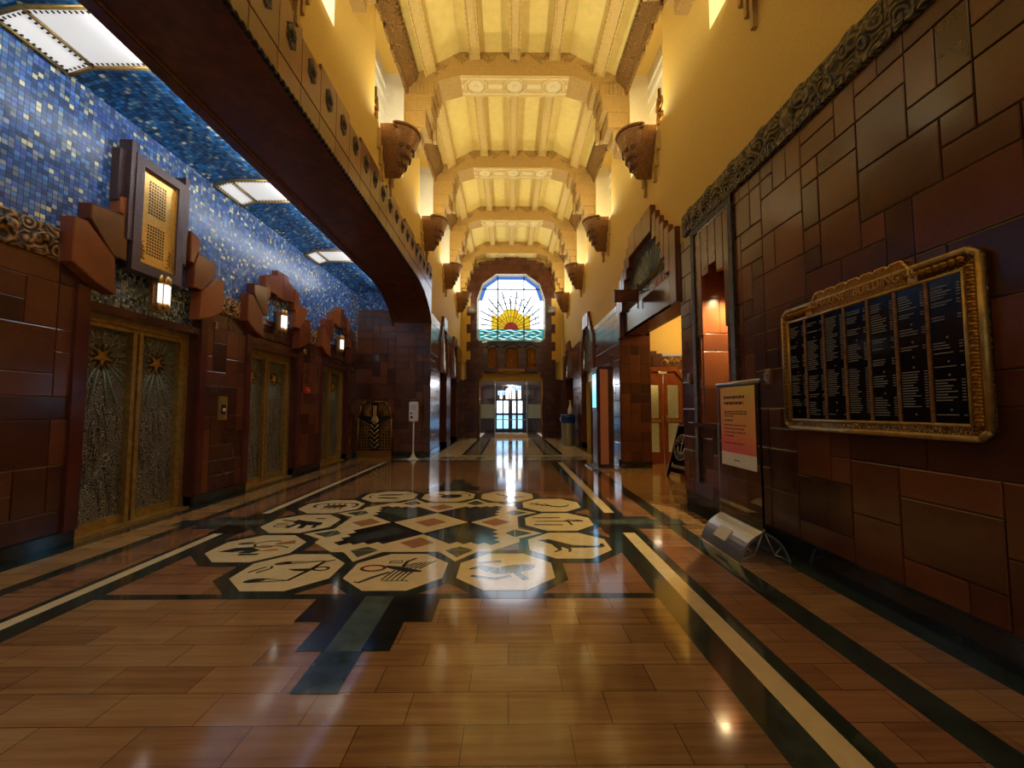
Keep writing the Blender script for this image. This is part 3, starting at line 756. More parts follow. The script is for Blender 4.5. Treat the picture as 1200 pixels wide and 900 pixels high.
while y < YP-.01:
    y2 = min(y+.5, YP); st = (6.08, 5.98, 6.08, 6.08, 5.98, 6.08)[k % 6]
    lo0, lo1 = soff(y)+.02, soff(y2)+.02
    b.prism([(y+.003,lo0),(y2-.003,lo1),(y2-.003,5.38),(y+.003,5.38)], -.05, .012, 0, R.random()*.6+.3, .006)
    b.prism([(y+.003,5.385),(y2-.003,5.385),(y2-.003,st),(y+.003,st)], -.05, .018, 0, R.random()*.6+.3, .006)
    cy_, cz = (y+y2)/2, 5.76
    if y2-y > .3:
        med.prism([(cy_-.10,cz-.09),(cy_,cz-.17),(cy_+.10,cz-.09),(cy_+.10,cz+.09),(cy_,cz+.17),(cy_-.10,cz+.09)], .0, .035, 0, .5, .02)
        med.lathe([(0,.07),(.05,.06),(.07,.03)], (cy_,cz,0), 8)
    y = y2; k += 1
b.build('arch_face', [M['terracotta_brown']], ar); med.build('arch_medallions', M['carved_dark'], ar)
# back wall of the alcove and the arch's far pier
b = MB(FY(YP)); b.ashlar(XE, -3.62, .16, 4.70, (), .24, .24, 0, .016, seed=21); b.ashlar(-3.62, XL, .16, 4.20, (), .24, .24, 0.05, .07, seed=22)
b.box(XE, -3.62, 0, .16, -.02, .05, 2); b.box(-3.62, XL+.03, 0, .16, -.02, .10, 2)
for z in (3.86, 3.16, 4.16): b.box(-3.66, XL+.0, z, z+.10, 0, .09, 0, .6)
for zz in (4.52, 4.60): b.box(XE+.3, -3.62, zz, zz+.09, 0, .03, 0, .5)
b.rect(XE, XB+.3, 4.6, 5.4, .004, 3)
struct(b.build('wall_alcove', [M['terracotta'], M['mortar'], M['black_marble'], M['blue_mosaic']]), 'end wall of the lift alcove behind the white dispenser')
# nave wall beyond the pier
b = MB(FL); b.ashlar(YP-.05, YF, .20, 4.62, [(LY0,LY1,.20,4.3),(MY0,MY1,.20,4.3)], .24, .24, seed=23)
for y0, y1 in ((YP-.05,LY0),(LY1,MY0),(MY1,YF)): b.box(y0, y1, 0, .20, -.3, .035, 2)
struct(b.build('wall_left', [M['terracotta'], M['mortar'], M['black_marble']]), 'left hall wall of brown tiles beyond the arch')
# dark passages behind the doorways
b = MB()
for x, d, y0, y1, z1 in ((XL,-1,LY0,LY1,2.96),(XL,-1,MY0,MY1,2.96),(XR,1,TY0,TY1,3.02),(XR,1,QY0,QY1,2.96)):
    x2 = x+d*1.1
    b.quad((x2,y0,0),(x2,y1,0),(x2,y1,z1),(x2,y0,z1), 0, .4)
    for yy in (y0,y1): b.quad((x,yy,0),(x2,yy,0),(x2,yy,z1),(x,yy,z1), 0, .6)
    b.quad((x,y0,z1),(x2,y0,z1),(x2,y1,z1),(x,y1,z1), 0, .3)
struct(b.build('wall_passages', [M['terracotta']]), 'tiled reveals of the far side doorways')

# ------------------------------------------------------------------ lift alcove wall
FE = FX(XE, 1)
EY = [5.66, 8.70, 11.74]; EW = .875; EL = 2.66
mb = MB(FE)
hol = [(y-EW,y+EW,0,3.15) for y in EY] + [(-1.9-EW,-1.9+EW,0,3.15)]
mb.ashlar(YN, YP, .17, 3.10, [(h[0],h[1],.17,3.10) for h in hol], .30, .25, seed=31, big=.3)
we = struct(mb.build('wall_lifts', [M['terracotta'], M['pale_mortar']]), 'left alcove wall of brown glazed tiles with three lifts')
b = MB(FE); b.rect(YN, YP, 3.3, 5.24, -.004); b.build('wall_mosaic', [M['blue_mosaic']], we)
b = MB(FE)
e = [YN]+[x for y in EY for x in (y-EW, y+EW)]+[YP]
for y0, y1 in zip(e[::2], e[1::2]): b.box(y0, y1, 0, .17, -.3, .03)
struct(b.build('baseboard_left', M['black_marble']))
# frieze panels between the lifts
ED = [1.21, ]
for y0, y1 in zip(e[::2], e[1::2]):
    u0, u1 = (y0+.35 if y0 > YN else y0), (y1-.35 if y1 < YP else y1)
    b = MB(FE); b.block(u0, u1, 3.10, 3.44, -.01, .05, .03)
    n = max(1, int((u1-u0)/.32))
    for i in range(n):
        uc = u0+(i+.5)*(u1-u0)/n
        b.tube([(uc-.13,3.17,.05),(uc-.04,3.32,.075),(uc+.05,3.2,.06),(uc+.12,3.38,.05)], .022, 6)
        b.lathe([(0,.1),(.05,.085),(.07,.04)], (uc+.04,3.29,0), 8)
    b.build('frieze_panel', M['carved_frieze'], we)
# stepped surrounds
for i, y in enumerate(EY):
    b = MB(FE)
    st = [[(1.20,3.10),(1.20,3.60),(1.05,3.61),(.71,3.31),(.68,2.87),(.92,2.95)], [(1.02,3.66),(1.02,3.84),(.62,3.88),(.55,3.68),(.55,3.33),(.73,3.33)],
          [(.66,3.90),(.66,4.10),(.47,4.16),(.47,3.70),(.55,3.69),(.62,3.89)]]
    if i: st.append([(.46,3.84),(.46,4.18),(.22,4.25),(.22,4.36),(.0,4.36),(.0,3.80),(.22,3.80),(.22,3.84)])
    R = random.Random(40+i)
    for k, pl_ in enumerate(st):
        for s in (-1, 1): b.prism([(y+s*p[0], p[1]) for p in pl_], -.02, .15-.01*k, 0, R.random(), .014)
    for s in (-1, 1): b.box(min(y+s*EW,y+s*(EW+.03)), max(y+s*EW,y+s*(EW+.03)), 0, 3.3, -.6, -.005, 0, .2)
    b.box(y-EW, y+EW, 0, 3.3, -.62, -.6, 0, .1)
    sur = b.build('stepped_surround', [M['terracotta_bright']], we); b = MB(FE)
    for s in (-1, 1):                                               # moulded jamb columns
        b.box(y+s*EW-.0*s, y+s*(EW+.14), .17, 2.90, -.02, .05, 0, .3); b.box(y+s*(EW-.03), y+s*(EW+.05), .17, EL, -.30, .03, 0, .2)
    b.box(y-EW-.04, y+EW+.04, EL, EL+.10, -.30, .03, 0, .1)
    b.build('jamb_column', [M['terracotta_dark']], we)
    t = MB(FE); t.rect(y-EW, y+EW, EL, 4.0 if i else 3.6, -.10)
    t.build('tympanum', [M['olive_mosaic']] if i == 0 else [M['terracotta_brown']], we)
    if i:
        t = MB(FE)
        for k in range(9):
            hw = EW if k < 4 else .6 if k < 7 else .36
            m_ = 4
            for j in range(m_):
                u0 = y-hw+2*hw*j/m_
                t.block(u0+.004, u0+2*hw/m_-.004, EL+.12+.14*k, EL+.255+.14*k, -.1, -.05+.02*(k%2), .008, 0, R.random())
        t.build('banded_panel', [M['terracotta']], we)
# alcove ceiling
b = MB()
b.quad((XE,YN,5.19),(XE+.3,YN,ZA),(XE+.3,YP,ZA),(XE,YP,5.19)); b.quad((XE+.3,YN,ZA),(XB+.02,YN,ZA),(XB+.02,YP,ZA),(XE+.3,YP,ZA))
struct(b.build('ceiling_alcove', [M['sky_mosaic']]), 'blue mosaic ceiling of the lift alcove')

# ------------------------------------------------------------------ nave ceiling
BX0, BX1 = -2.36, 2.66; CXN = .15
BY = [1.97, 5.90, 9.83, 13.76, 17.69, 21.55]; BD = .70; ZB = 9.72; ZT = 10.32
b = MB()
prof = [(XL-.02,9.62),(BX0,9.72),(-1.2,ZT),(1.5,ZT),(BX1,9.72),(XR+.02,9.62)]
for (x0,z0),(x1,z1) in zip(prof, prof[1:]): b.quad((x0,YN,z0),(x1,YN,z1),(x1,YF+.3,z1),(x0,YF+.3,z0))
ce = struct(b.build('ceiling', [M['ceiling_plaster']]), 'canted yellow plaster ceiling of the hall with patterned beams and ribs')
def ceil_z(x):
    for (x0,z0),(x1,z1) in zip(prof, prof[1:]):
        if x0 <= x <= x1: return z0+(z1-z0)*(x-x0)/(x1-x0)
    return 9.6
ribs = [-1.92, -.83, .15, 1.13, 2.22]
edges = [YN]+[v for y in BY for v in (y, y+BD)]
for i, y in enumerate(BY):
    y0 = YN if i == 0 else BY[i-1]+BD
    for x in ribs:
        rb = MB(); z = ceil_z(x); h = .20
        zl, zr = ceil_z(x-.13), ceil_z(x+.13)
        rb.add([(x-.13,y0,zl-h),(x+.13,y0,zr-h),(x+.13,y,zr-h),(x-.13,y,zl-h),(x-.13,y0,zl),(x+.13,y0,zr),(x+.13,y,zr),(x-.13,y,zl)],
               [(0,1,2,3),(0,3,7,4),(1,5,6,2)], 0)
        for s in (-1, 1):
            zz = (zl if s < 0 else zr)-h-.01
            rb.box(min(x+s*.13,x+s*.10), max(x+s*.13,x+s*.10), y0, y, zz-.015, zz+.012, 0)
        for s in (-1, 1):
            zz = (zl if s < 0 else zr)-h
            for k in range(int((y-y0)/.13)): rb.box(min(x+s*.135,x+s*.095), max(x+s*.135,x+s*.095), y0+.13*k+.03, y0+.13*k+.095, zz-.022, zz, 1)
        rb.build('ceiling_rib', [M['stencil'], M['carved_cornice']], ce)
    # transverse beam: polygonal arch
    p = [(-2.52,9.35),(-1.78,9.35),(-1.75,9.56),(-1.2,ZB),(1.5,ZB),(2.05,9.56),(2.08,9.35),(2.92,9.35)]
    up = [(2.92,10.4),(-2.52,10.4)]
    bm_ = MB(FY(y)); bm_.prism(p+up, -BD, 0)
    cv = MB(FY(y))
    for k in range(7):                                              # chevrons on the near face
        xc = -1.8+.65*k; zt = min(ceil_z(xc),10.32)
        for w_, d_, r_ in ((.3,.30,.016),(.2,.22,.014),(.1,.13,.014)): cv.tube([(xc-w_, zt-.02, .006),(xc, zt-d_, .012),(xc+w_, zt-.02, .006)], r_, 5)
    bmo = bm_.build('ceiling_beam', [M['stencil_shaded']], ce); cv.build('chevrons', M['carved_tan'], bmo)
    fr = Frame((0,y,ZB), (1,0,0), (0,1,0), (0,0,-1)); sf = MB(fr)   # strapwork on the soffit
    for v in (.10, .58): sf.box(-1.2, 1.5, v-.02, v+.02, 0, .018)
    for x in ribs[1:4]:
        sf.prism(octagon((x,.34), .2), 0, .03, 0, .5, .03); sf.prism([(x-.07,.34),(x,.24),(x+.07,.34),(x,.44)], .03, .055, 0, .5, .015)
        sf.tube([(p_[0],p_[1],.02) for p_ in octagon((x,.34), .29)], .02, 5, closed=True)
    for x0, x1 in ((-1.2,-1.14),(1.44,1.5),(-.52,-.16),(.46,.82)):
        sf.box(min(x0,x1), max(x0,x1), .27, .41, 0, .02)
    sf.build('strapwork', [M['plaster_pale']], bmo)
    sp = MB(fr); sp.rect(-1.2, 1.5, .0, BD, .003); sp.build('soffit_panel', [M['stencil']], bmo)  # paler than the beam body, which has its shading in the colour
    for s, xw in ((1, XL), (-1, XR)):                               # stepped corbels that carry it
        cb = MB()
        x = lambda d: xw+s*d
        def bx(d0, d1, ya, yb, z0, z1): cb.box(min(x(d0),x(d1)), max(x(d0),x(d1)), ya, yb, z0, z1)
        bx(-.02,.66,y-.04,y+BD+.04,9.16,9.50); bx(-.02,.60,y-.02,y+BD+.02,8.80,9.16); bx(-.02,.46,y+.02,y+BD-.02,8.42,8.80)
        bx(-.02,.32,y+.1,y+BD-.1,8.16,8.42); bx(-.02,.20,y+.18,y+BD-.18,7.92,8.16)
        for k in range(6): bx(.66,.685,y+.02+k*.12,y+.09+k*.12,9.2,9.46); bx(.60,.62,y+.02+k*.12,y+.09+k*.12,8.9,9.12)
        for k in range(5): bx(.06+k*.1,.12+k*.1,y-.065,y-.02,9.2,9.46)
        for k in range(3): bx(.52-.12*k,.60-.12*k,y+BD,y+BD+.16+.05*k,8.5+.06*k,9.1)
        cb.build('corbel', [M['stencil_shaded']], ce)
    if i:                                                           # carved cornice strip of the bay
        for s, xw in ((1, XL), (-1, XR)):
            cn = MB(); o0 = [(xw-s*.02,9.2),(xw+s*.05,9.2),(xw+s*.07,9.32),(xw+s*.24,9.58),(xw+s*.26,9.68),(xw-s*.02,9.72)]
            n = len(o0); ya, yb = y0, y
            cn.add([(p_[0],ya,p_[1]) for p_ in o0]+[(p_[0],yb,p_[1]) for p_ in o0], [(k,(k+1)%n,n+(k+1)%n,n+k) for k in range(n)])
            for k in range(int((yb-ya)/.11)): cn.box(min(xw+s*.245,xw+s*.28), max(xw+s*.245,xw+s*.28), ya+k*.11, ya+k*.11+.07, 9.585, 9.67)
            for k in range(3): cn.box(min(xw+s*.0,xw+s*.05), max(xw+s*.0,xw+s*.05), ya+.8+k*.5, ya+1.15+k*.5, 9.08-.0*k, 9.2)
            cn.build('cornice', [M['carved_cornice']], ce)

# ------------------------------------------------------------------ far end wall with its window
FF = FY(YF); XC = .13
b = MB(FY(YF+.12)); b.rect(XL-.1, XR+.1, 3.0, 10.4, 0); struct(b.build('wall_far_plaster', [M['plaster']]), 'pale plaster margin round the far end wall')
WX0, WX1, WZ0, WZ1 = -1.66, 1.98, 5.15, 8.80
DXA, DXB, DZ = -1.55, 1.80, 3.46
out = []
hs = [(2.37,3.1),(2.37,7.9),(2.08,9.10),(1.72,9.12),(1.72,9.38),(1.35,9.40),(1.35,9.5),(.82,9.5),(.82,9.6),(.36,9.6),(.36,9.68)]
panel = [(XC+a,z) for a,z in hs]+[(XC-a,z) for a,z in reversed(hs)]
wv = [(1.83,WZ0+.12),(1.83,7.40),(1.55,8.25),(.80,8.80)]
win = [(XC+1.7,WZ0),(XC+1.83,WZ0+.15)]+[(XC+a,z) for a,z in wv[1:]]+[(XC-a,z) for a,z in reversed(wv[1:])]+[(XC-1.83,WZ0+.15),(XC-1.7,WZ0)]
# wall as a triangulated face with two openings
def holed(name, outer, holes_, y, mat, depth):
    bm = bmesh.new(); ed = []
    for loop in [outer]+holes_:
        vs = [bm.verts.new((p[0], y, p[1])) for p in loop]
        for k in range(len(vs)): ed.append(bm.edges.new((vs[k], vs[(k+1) % len(vs)])))
    bmesh.ops.triangle_fill(bm, use_beauty=True, use_dissolve=False, edges=ed)
    g = bmesh.ops.extrude_face_region(bm, geom=list(bm.faces))
    for v in g['geom']:
        if isinstance(v, bmesh.types.BMVert): v.co.y += depth
    bmesh.ops.recalc_face_normals(bm, faces=bm.faces)
    me = bpy.data.meshes.new(name); 
    uvl = bm.loops.layers.uv.new('UVMap')
    for f in bm.faces:
        for l in f.loops: l[uvl].uv = (l.vert.co.x + (l.vert.co.y if abs(f.normal.x) > .5 else 0), l.vert.co.z)
    bm.to_mesh(me); bm.free(); me.materials.append(mat)
    o = bpy.data.objects.new(name, me); COL.objects.link(o); return o
def brick_mat():
    t = NT('end_tiles'); v = t.uv()
    br = t.n('ShaderNodeTexBrick', offset=.5); t.l(v, br.inputs['Vector'])
    for k, q in (('Scale',1.0),('Brick Width',.46),('Row Height',.30),('Mortar Size',.006),('Color1',rgb(70,34,26)),('Color2',rgb(98,52,36)),('Mortar',rgb(36,22,16))): br.inputs[k].default_value = q
    t.bump(t.math('SUBTRACT', 1.0, br.outputs['Fac']), .3, .01)
    M['end_tiles'] = t.set(Base_Color=t.mix(.35, br.outputs['Color'], t.ramp(t.noise(t.obj(), 4), [(.3,(.4,.4,.4,1)),(.7,(1,1,1,1))]), 'MULTIPLY'), Roughness=.24)
brick_mat()
gr_op = []
for x0, x1 in ((-1.11,-.60),(-.19,.54),(.92,1.46)):
    gr_op.append([(x0,3.72),(x1,3.72),(x1,4.68)]+[(x1-(x1-x0)*k/6, 4.68+.14*math.sin(PI*k/6)) for k in range(1,6)]+[(x0,4.68)])
door_op = [(DXA,-.0),(DXB,-.0),(DXB,3.10),(DXB-.24,DZ),(DXA+.24,DZ),(DXA,3.10)]
top = [p for p in panel if p[1] > 3.0]
outer = [(XL-.02,0.0),(DXA,0.0),(DXA,3.10),(DXA+.24,DZ),(DXB-.24,DZ),(DXB,3.10),(DXB,0.0),(XR+.02,0.0),(XR+.02,3.05)] + panel + [(XL-.02,3.05)]
wf = struct(holed('wall_far', outer, [win]+gr_op, YF-.16, M['end_tiles'], .30), 'brown tiled end wall holding the sunrise window')
b = MB(FF)                                                          # plaster quoins stepping into the brown field
for s in (-1, 1):
    for k in range(4): b.box(min(XC+s*2.37,XC+s*2.17), max(XC+s*2.37,XC+s*2.17), 4.15+.95*k, 4.6+.95*k, .14, .19)
    b.box(min(XC+s*2.37,XC+s*2.62), max(XC+s*2.37,XC+s*2.62), 4.0, 8.4, .0, .185)
b.build('quoin', M['plaster'], wf)
b = MB(FF)
for (x0,z0),(x1,z1) in zip(panel[1:-1], panel[2:-1]): b.tube([(x0,z0,.17),(x1,z1,.17)], .05, 6)
b.build('panel_border', M['beam_brown'], wf)
# window
wn = bpy.data.objects.new('window_1', None); COL.objects.link(wn); wn.location = (0,0,0); struct(wn, 'tall stained glass window of a yellow sunrise over teal waves')
FW = FY(YF+.06)
b = MB(FW); fi = inset(win, .10); n = len(win)
for k in range(n):
    k2 = (k+1) % n
    b.quad((*win[k],.20),(*win[k2],.20),(*fi[k2],0),(*fi[k],0))
b.build('window_reveal', M['pale_marble'], wn)
ZSEA = 5.82
g = MB(FW); g.poly(fi, -.02, 0)
sx = XC; NR = 16
def sun(r0, r1, k0, k1, m, d):
    a0, a1 = PI*k0/NR, PI*k1/NR
    g.poly([(sx+r0*math.cos(a0),ZSEA+r0*math.sin(a0)),(sx+r1*math.cos(a0),ZSEA+r1*math.sin(a0)),(sx+r1*math.cos(a1),ZSEA+r1*math.sin(a1)),(sx+r0*math.cos(a1),ZSEA+r0*math.sin(a1))], d, m)
for k in range(NR):
    r = 1.04 if k in (0,1,14,15) else 1.12 if k in (6,7,8,9) else 1.0
    sun(.3, r, k, k+1, 1 if k % 2 else 1 if k % 3 else 2, -.012); sun(.36, .62, k, k+1, 2 if k % 2 == 0 else 1, -.010)
for s in (-1, 1): g.poly([(sx+s*.78,ZSEA),(sx+s*1.06,ZSEA),(sx+s*1.06,ZSEA+.76),(sx+s*.78,ZSEA+.78)][::s], -.013, 1)
for k in range(NR): sun(.0, .36, k, k+1, 3, -.008)
zi = WZ0+.10
g.poly([(fi[0][0],fi[0][1]),(fi[1][0],fi[1][1]),(fi[1][0],ZSEA),(fi[-2][0],ZSEA),(fi[-2][0],fi[-2][1]),(fi[-1][0],fi[-1][1])], -.014, 4)
R = random.Random(3)
for j, z in enumerate((5.72,5.58,5.44,5.32)):
    pts = [(XC-1.66+3.32*k/24, z+.055*math.sin(k*1.25+j*2)+.02*R.random()) for k in range(25)]
    g.stroke(pts, [.03+.05*abs(math.sin(k*.9+j)) for k in range(25)], -.012+.0005*j, 5)
g.build('stained_panes', [M['glass_white'], M['glass_yellow'], M['glass_gold'], M['glass_red'], M['glass_teal'], M['glass_aqua']], wn)
bd = MB(FW); f2 = inset(win, .27)
for k in range(2, n-3):
    bd.quad((*fi[k],-.006),(*fi[k+1],-.006),(*f2[k+1],-.006),(*f2[k],-.006))
bd.build('blue_reveal_glow', [M['glass_reveal_glow']], wn)  # added glowing band, imitates blue daylight on the reveal
ld = MB(FW)
for k in range(0, NR+1):
    a = PI*k/NR; r = 1.1 if k not in (6,7,8,9,10) else 1.16
    ld.tube([(sx+.36*math.cos(a),ZSEA+.36*math.sin(a),0),(sx+r*math.cos(a),ZSEA+r*math.sin(a),0)], .014, 4)
ld.tube([(sx+.36*math.cos(PI*k/NR),ZSEA+.36*math.sin(PI*k/NR),0) for k in range(NR+1)], .016, 4)
ld.tube([(sx+.68*math.cos(PI*k/NR),ZSEA+.68*math.sin(PI*k/NR),0) for k in range(NR+1)], .012, 4)
ld.tube([(sx+1.06*math.cos(PI*k/NR),ZSEA+1.06*math.sin(PI*k/NR),0) for k in range(NR+1)], .008, 4)
for k in range(1, NR, 1):
    a = PI*k/NR; r2 = min(1.62/max(.01,abs(math.cos(a))), 2.1 if k % 2 else 1.7)
    ld.tube([(sx+1.1*math.cos(a),ZSEA+1.1*math.sin(a),0),(sx+r2*math.cos(a+.04),ZSEA+min(r2*math.sin(a+.04),2.7),0)], .034, 4)
for r in (1.4,1.72):
    ld.tube([(sx+r*math.cos(PI*k/28)*(1 if k%2 else 1.05),ZSEA+r*math.sin(PI*k/28)*(1 if k%2 else 1.05),0) for k in range(3 if r<1.7 else 7, 26 if r<1.7 else 22)], .024, 4)
for z in (5.66,5.52,5.38): ld.tube([(XC-1.66+3.32*k/24, z+.05*math.sin(k*1.25+z*9),0) for k in range(25)], .024, 4)
ld.build('lead_lines', M['black_plastic'], wn)
ml = MB(FW)
for x in (XC-.72, XC+.70): ml.box(x-.032, x+.032, WZ0+.1, WZ1-.1, 0, .04)
ml.box(XC-1.55, XC+1.55, 7.97, 8.035, 0, .04); ml.box(XC-1.68, XC+1.68, ZSEA-.02, ZSEA+.015, 0, .03); ml.box(XC-.014, XC+.014, ZSEA+.36, 7.98, 0, .03)
ml.build('mullion', M['black_plastic'], wn)
sl = MB(FF)                                                         # scalloped sill
sl.box(XC-1.62, XC+1.62, WZ0-.10, WZ0, -.1, .26)
for x0, x1 in ((-1.2,-.5),(-.3,.64),(.83,1.56)): sl.tube([(x0+(x1-x0)*k/8, 4.78+.22*math.sin(PI*k/8), .18) for k in range(9)], .05, 6)
sl.build('window_sill', M['slate_marble'], wn)
# gilded grilles
for i, gp in enumerate(gr_op):
    x0, x1 = gp[0][0], gp[1][0]
    t = thing('gilded_grille', ('left pierced gold grille below the sunrise window','wide middle pierced gold grille below the sunrise window','right pierced gold grille below the sunrise window')[i], 'grille', ((x0+x1)/2, YF, 3.72), group='grilles under the window')
    b = MB(FY(0)); w_ = (x1-x0)/2
    loc = [(p[0]-(x0+x1)/2, p[1]-3.72) for p in gp]
    b.poly(loc, .0, 1)
    for j in range(7):
        for k in range(max(3, round(w_*2/.17))):
            nn = max(3, round(w_*2/.17)); xx = -w_+2*w_*(k+.5)/nn; zz = .07+.145*j
            b.tube([(xx+.055*math.cos(a_), zz+.055*math.sin(a_), .03) for a_ in [2*PI*q_/8 for q_ in range(8)]], .016, 5, closed=True)
    b.build('pierced_panel', [M['carved_grille'], M['carved_grille']], t)
    b = MB(FY(0)); 
    for k in range(len(loc)): b.tube([(*loc[k],.04),(*loc[(k+1)%len(loc)],.04)], .03, 6)
    b.build('grille_frame', M['bronze_brown'], t)

# ------------------------------------------------------------------ vestibule and glass doors beyond the far wall
VY = 25.6
b = MB(FY(VY+1.2)); b.rect(-2.2, 2.5, 0, 3.6, 0)
q = MB(FX(-1.75, 1)); q.rect(YF+.14, VY+1.2, 0, 3.6); joinmb(b, q)
q = MB(FX(2.0, -1)); q.rect(YF+.14, VY+1.2, 0, 3.6); joinmb(b, q)
q = MB(); q.quad((-1.75,YF+.14,3.5),(2.0,YF+.14,3.5),(2.0,VY+1.2,3.5),(-1.75,VY+1.2,3.5)); joinmb(b, q)
struct(b.build('wall_vestibule', [M['dark_room']]), 'dark walls of the vestibule beyond the far opening')
b = MB(FF)                                                          # bronze edge round the opening
dp = [(DXA,0),(DXA,3.10),(DXA+.24,DZ),(DXB-.24,DZ),(DXB,3.10),(DXB,0)]
for p, q in zip(dp, dp[1:]): b.tube([(*p,.17),(*q,.17)], .045, 6)
b.box(-.55, .85, DZ+.08, DZ+.18, .15, .21)
struct(b.build('trim_8', M['antique_gold']))
d = bpy.data.objects.new('door_1', None); COL.objects.link(d); d.location = (XC, YF+.3, 0); struct(d, 'glazed entrance screen with bright blue daylight behind its doors')
FD = FY(0)
b = MB(FD)
for x0, x1 in ((-.84,-.50),(-.42,-.14),(.10,.30),(.44,.70)):
    b.rect(x0, x1, .35, 1.15, -2.8, 0); b.rect(x0, x1, 1.28, 2.02, -2.8, 1)
b.build('bright_pane', [M['door_daylight'], M['door_daylight_white']], d)
b = MB(FD)
for x in (-.88,-.46,-.08,.04,.37,.74,1.2): b.box(x-.035, x+.035, .15, 2.9, -2.75, -2.68)
for z in (.15,1.18,2.04,2.9): b.box(-1.5, 1.4, z, z+.09, -2.76, -2.67)
b.build('door_frame', M['black_plastic'], d)
b = MB(FD); b.box(-.66, -.46, 2.14, 2.62, -2.8, -2.7); b.box(-.30, .28, 2.14, 2.56, -2.8, -2.7); b.box(.44, .62, 2.14, 2.7, -2.8, -2.7)
b.prism(circ(-.02,2.56,.29,16,0,PI), -2.8, -2.7)
b.build('fanlight', M['amber_light'], d)
b = MB(FD); b.box(-.84, .84, DZ-.16, DZ-.06, -.02, .06); b.build('lit_transom', M['amber_light'], d)
b = MB(FD)
for x0, x1 in ((-1.62,-.86),(.86,1.62)): b.box(x0, x1, .06, 3.0, -.01, .01)
b.build('side_glass', M['clear_glass'], d)
b = MB(FD)
for x0, x1 in ((-1.62,-.9),(.92,1.62)): b.box(x0, x1, 1.02, 1.78, .012, .018)
b.build('frosted_band', M['frosted_band'], d)
b = MB(FD)
for x in (-.86,.86): b.box(x-.02, x+.02, .0, 3.1, -.03, .03)
b.box(-.86,.86,.9,.95,-1.2,-1.14)
b.build('glass_post', M['aluminium'], d)
b = MB(FD); b.box(-.88, .92, .0, .12, -.30, .06); b.box(-.88,.92,.12,.22,-.6,-.30)
for x in (-.12,.18): b.lathe([(0,.02),(.05,.02),(.05,0)], (x,.06,.06), 10)
b.build('threshold_step', M['cream_marble'], d)
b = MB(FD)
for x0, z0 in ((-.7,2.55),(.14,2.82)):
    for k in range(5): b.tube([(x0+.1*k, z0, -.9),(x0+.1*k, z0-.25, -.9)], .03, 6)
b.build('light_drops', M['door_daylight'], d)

# ------------------------------------------------------------------ wall sconces (uplights), two rows
def sconce():
    t = thing('wall_sconce', '', 'sconce', (0,0,0), 0, 'bowl sconces along the upper walls')
    prof = [(.0,-.92),(.035,-.86),(.07,-.80),(.10,-.72),(.17,-.58),(.245,-.42),(.315,-.26),(.365,-.11),(.385,-.02)]
    b = MB(); b.lathe(prof, (0,0,0), 22, -PI/2, PI/2, 0)                # half bowl, its flat side to the wall (local -x)
    b.lathe([(.36,-.02),(.345,-.12),(.30,-.28),(.2,-.5),(.0,-.55)], (0,0,0), 22, -PI/2, PI/2, 0)
    q = MB(FX(0)); q.prism([(r,z) for r, z in prof]+[(-r,z) for r, z in reversed(prof[1:])], -.30, .0); joinmb(b, q)
    b.build('bowl', M['bronze_brown'], t)
    b = MB(); pts = [(.385*math.cos(-PI/2+PI*k/18), .385*math.sin(-PI/2+PI*k/18), 0) for k in range(19)]
    b.tube(pts, .035, 8); b.tube([(p[0]*.92,p[1]*.92,-.09) for p in pts], .02, 6)
    for s in (-1, 1): b.tube([(.02,s*.39,.01),(-.02,s*.43,-.03),(.0,s*.43,-.09),(.04,s*.40,-.08)], .028, 6)
    b.build('rim', M['bronze_brown'], t)
    b = MB()
    for k in range(15):                                             # carved scrolls over the lower bowl
        row = k//5; a = -PI/2+PI*((k % 5)+.5+.25*(row % 2))/5.5; z = (-.36,-.52,-.68)[row]; r = (.275,.205,.125)[row]
        c = Vector((r*math.cos(a), r*math.sin(a), z)); e1 = Vector((-math.sin(a), math.cos(a), 0)); e2 = Vector((0,0,1))
        b.tube([tuple(c + e1*(.012+.0055*j)*math.cos(j*.8) + e2*(.012+.0055*j)*math.sin(j*.8)) for j in range(12)], .013, 5)
    b.build('scrollwork', M['scroll_bronze'], t)
    for s in (-1, 1):                                               # stepped plaster fillets on the wall below
        b = MB()
        for k in range(3): b.box(-.30, -.24, min(s*(.50-.12*k), s*(.56-.12*k)), max(s*(.50-.12*k), s*(.56-.12*k)), -.62-.26*k, -.24-.26*k)
        b.build('stepped_fillet', M['stencil_shaded'], t)
    b = MB(); b.lathe([(.0,.03),(.05,.02),(.07,-.02),(.05,-.07),(0,-.09)], (.06,0,-.12), 12); b.build('bulb', M['lamp_warm'], t)
    L = bpy.data.lights.new('sconce_lamp', 'POINT'); L.energy = SCONCE_W; L.color = SCONCE_COL; L.shadow_soft_size = .10
    o = bpy.data.objects.new('sconce_lamp', L); COL.objects.link(o); o.location = (.06,0,.05); o.parent = t
    return t
proto = None
ords = ['assumed one nearest behind the viewer', 'assumed one second from the entrance end', 'nearest in view', 'second in view', 'third in view', 'farthest, beside the sunrise window']  # first two on each wall are assumed, out of view, kept for light
for s, xw, side in ((1, XL, 'left'), (-1, XR, 'right')):
    for i, y in enumerate(SY):
        lab = 'bronze scrolled half-bowl sconce on the %s wall, %s' % (side, ords[i])
        loc = (xw-s*.02+s*.30, y+(.12 if i else .1), 7.12); rz = 0 if s > 0 else PI
        if proto is None:
            proto = sconce(); proto['label'] = lab; proto.location = loc; proto.rotation_euler = (0,0,rz)
        else: dup(proto, loc, lab, rz)

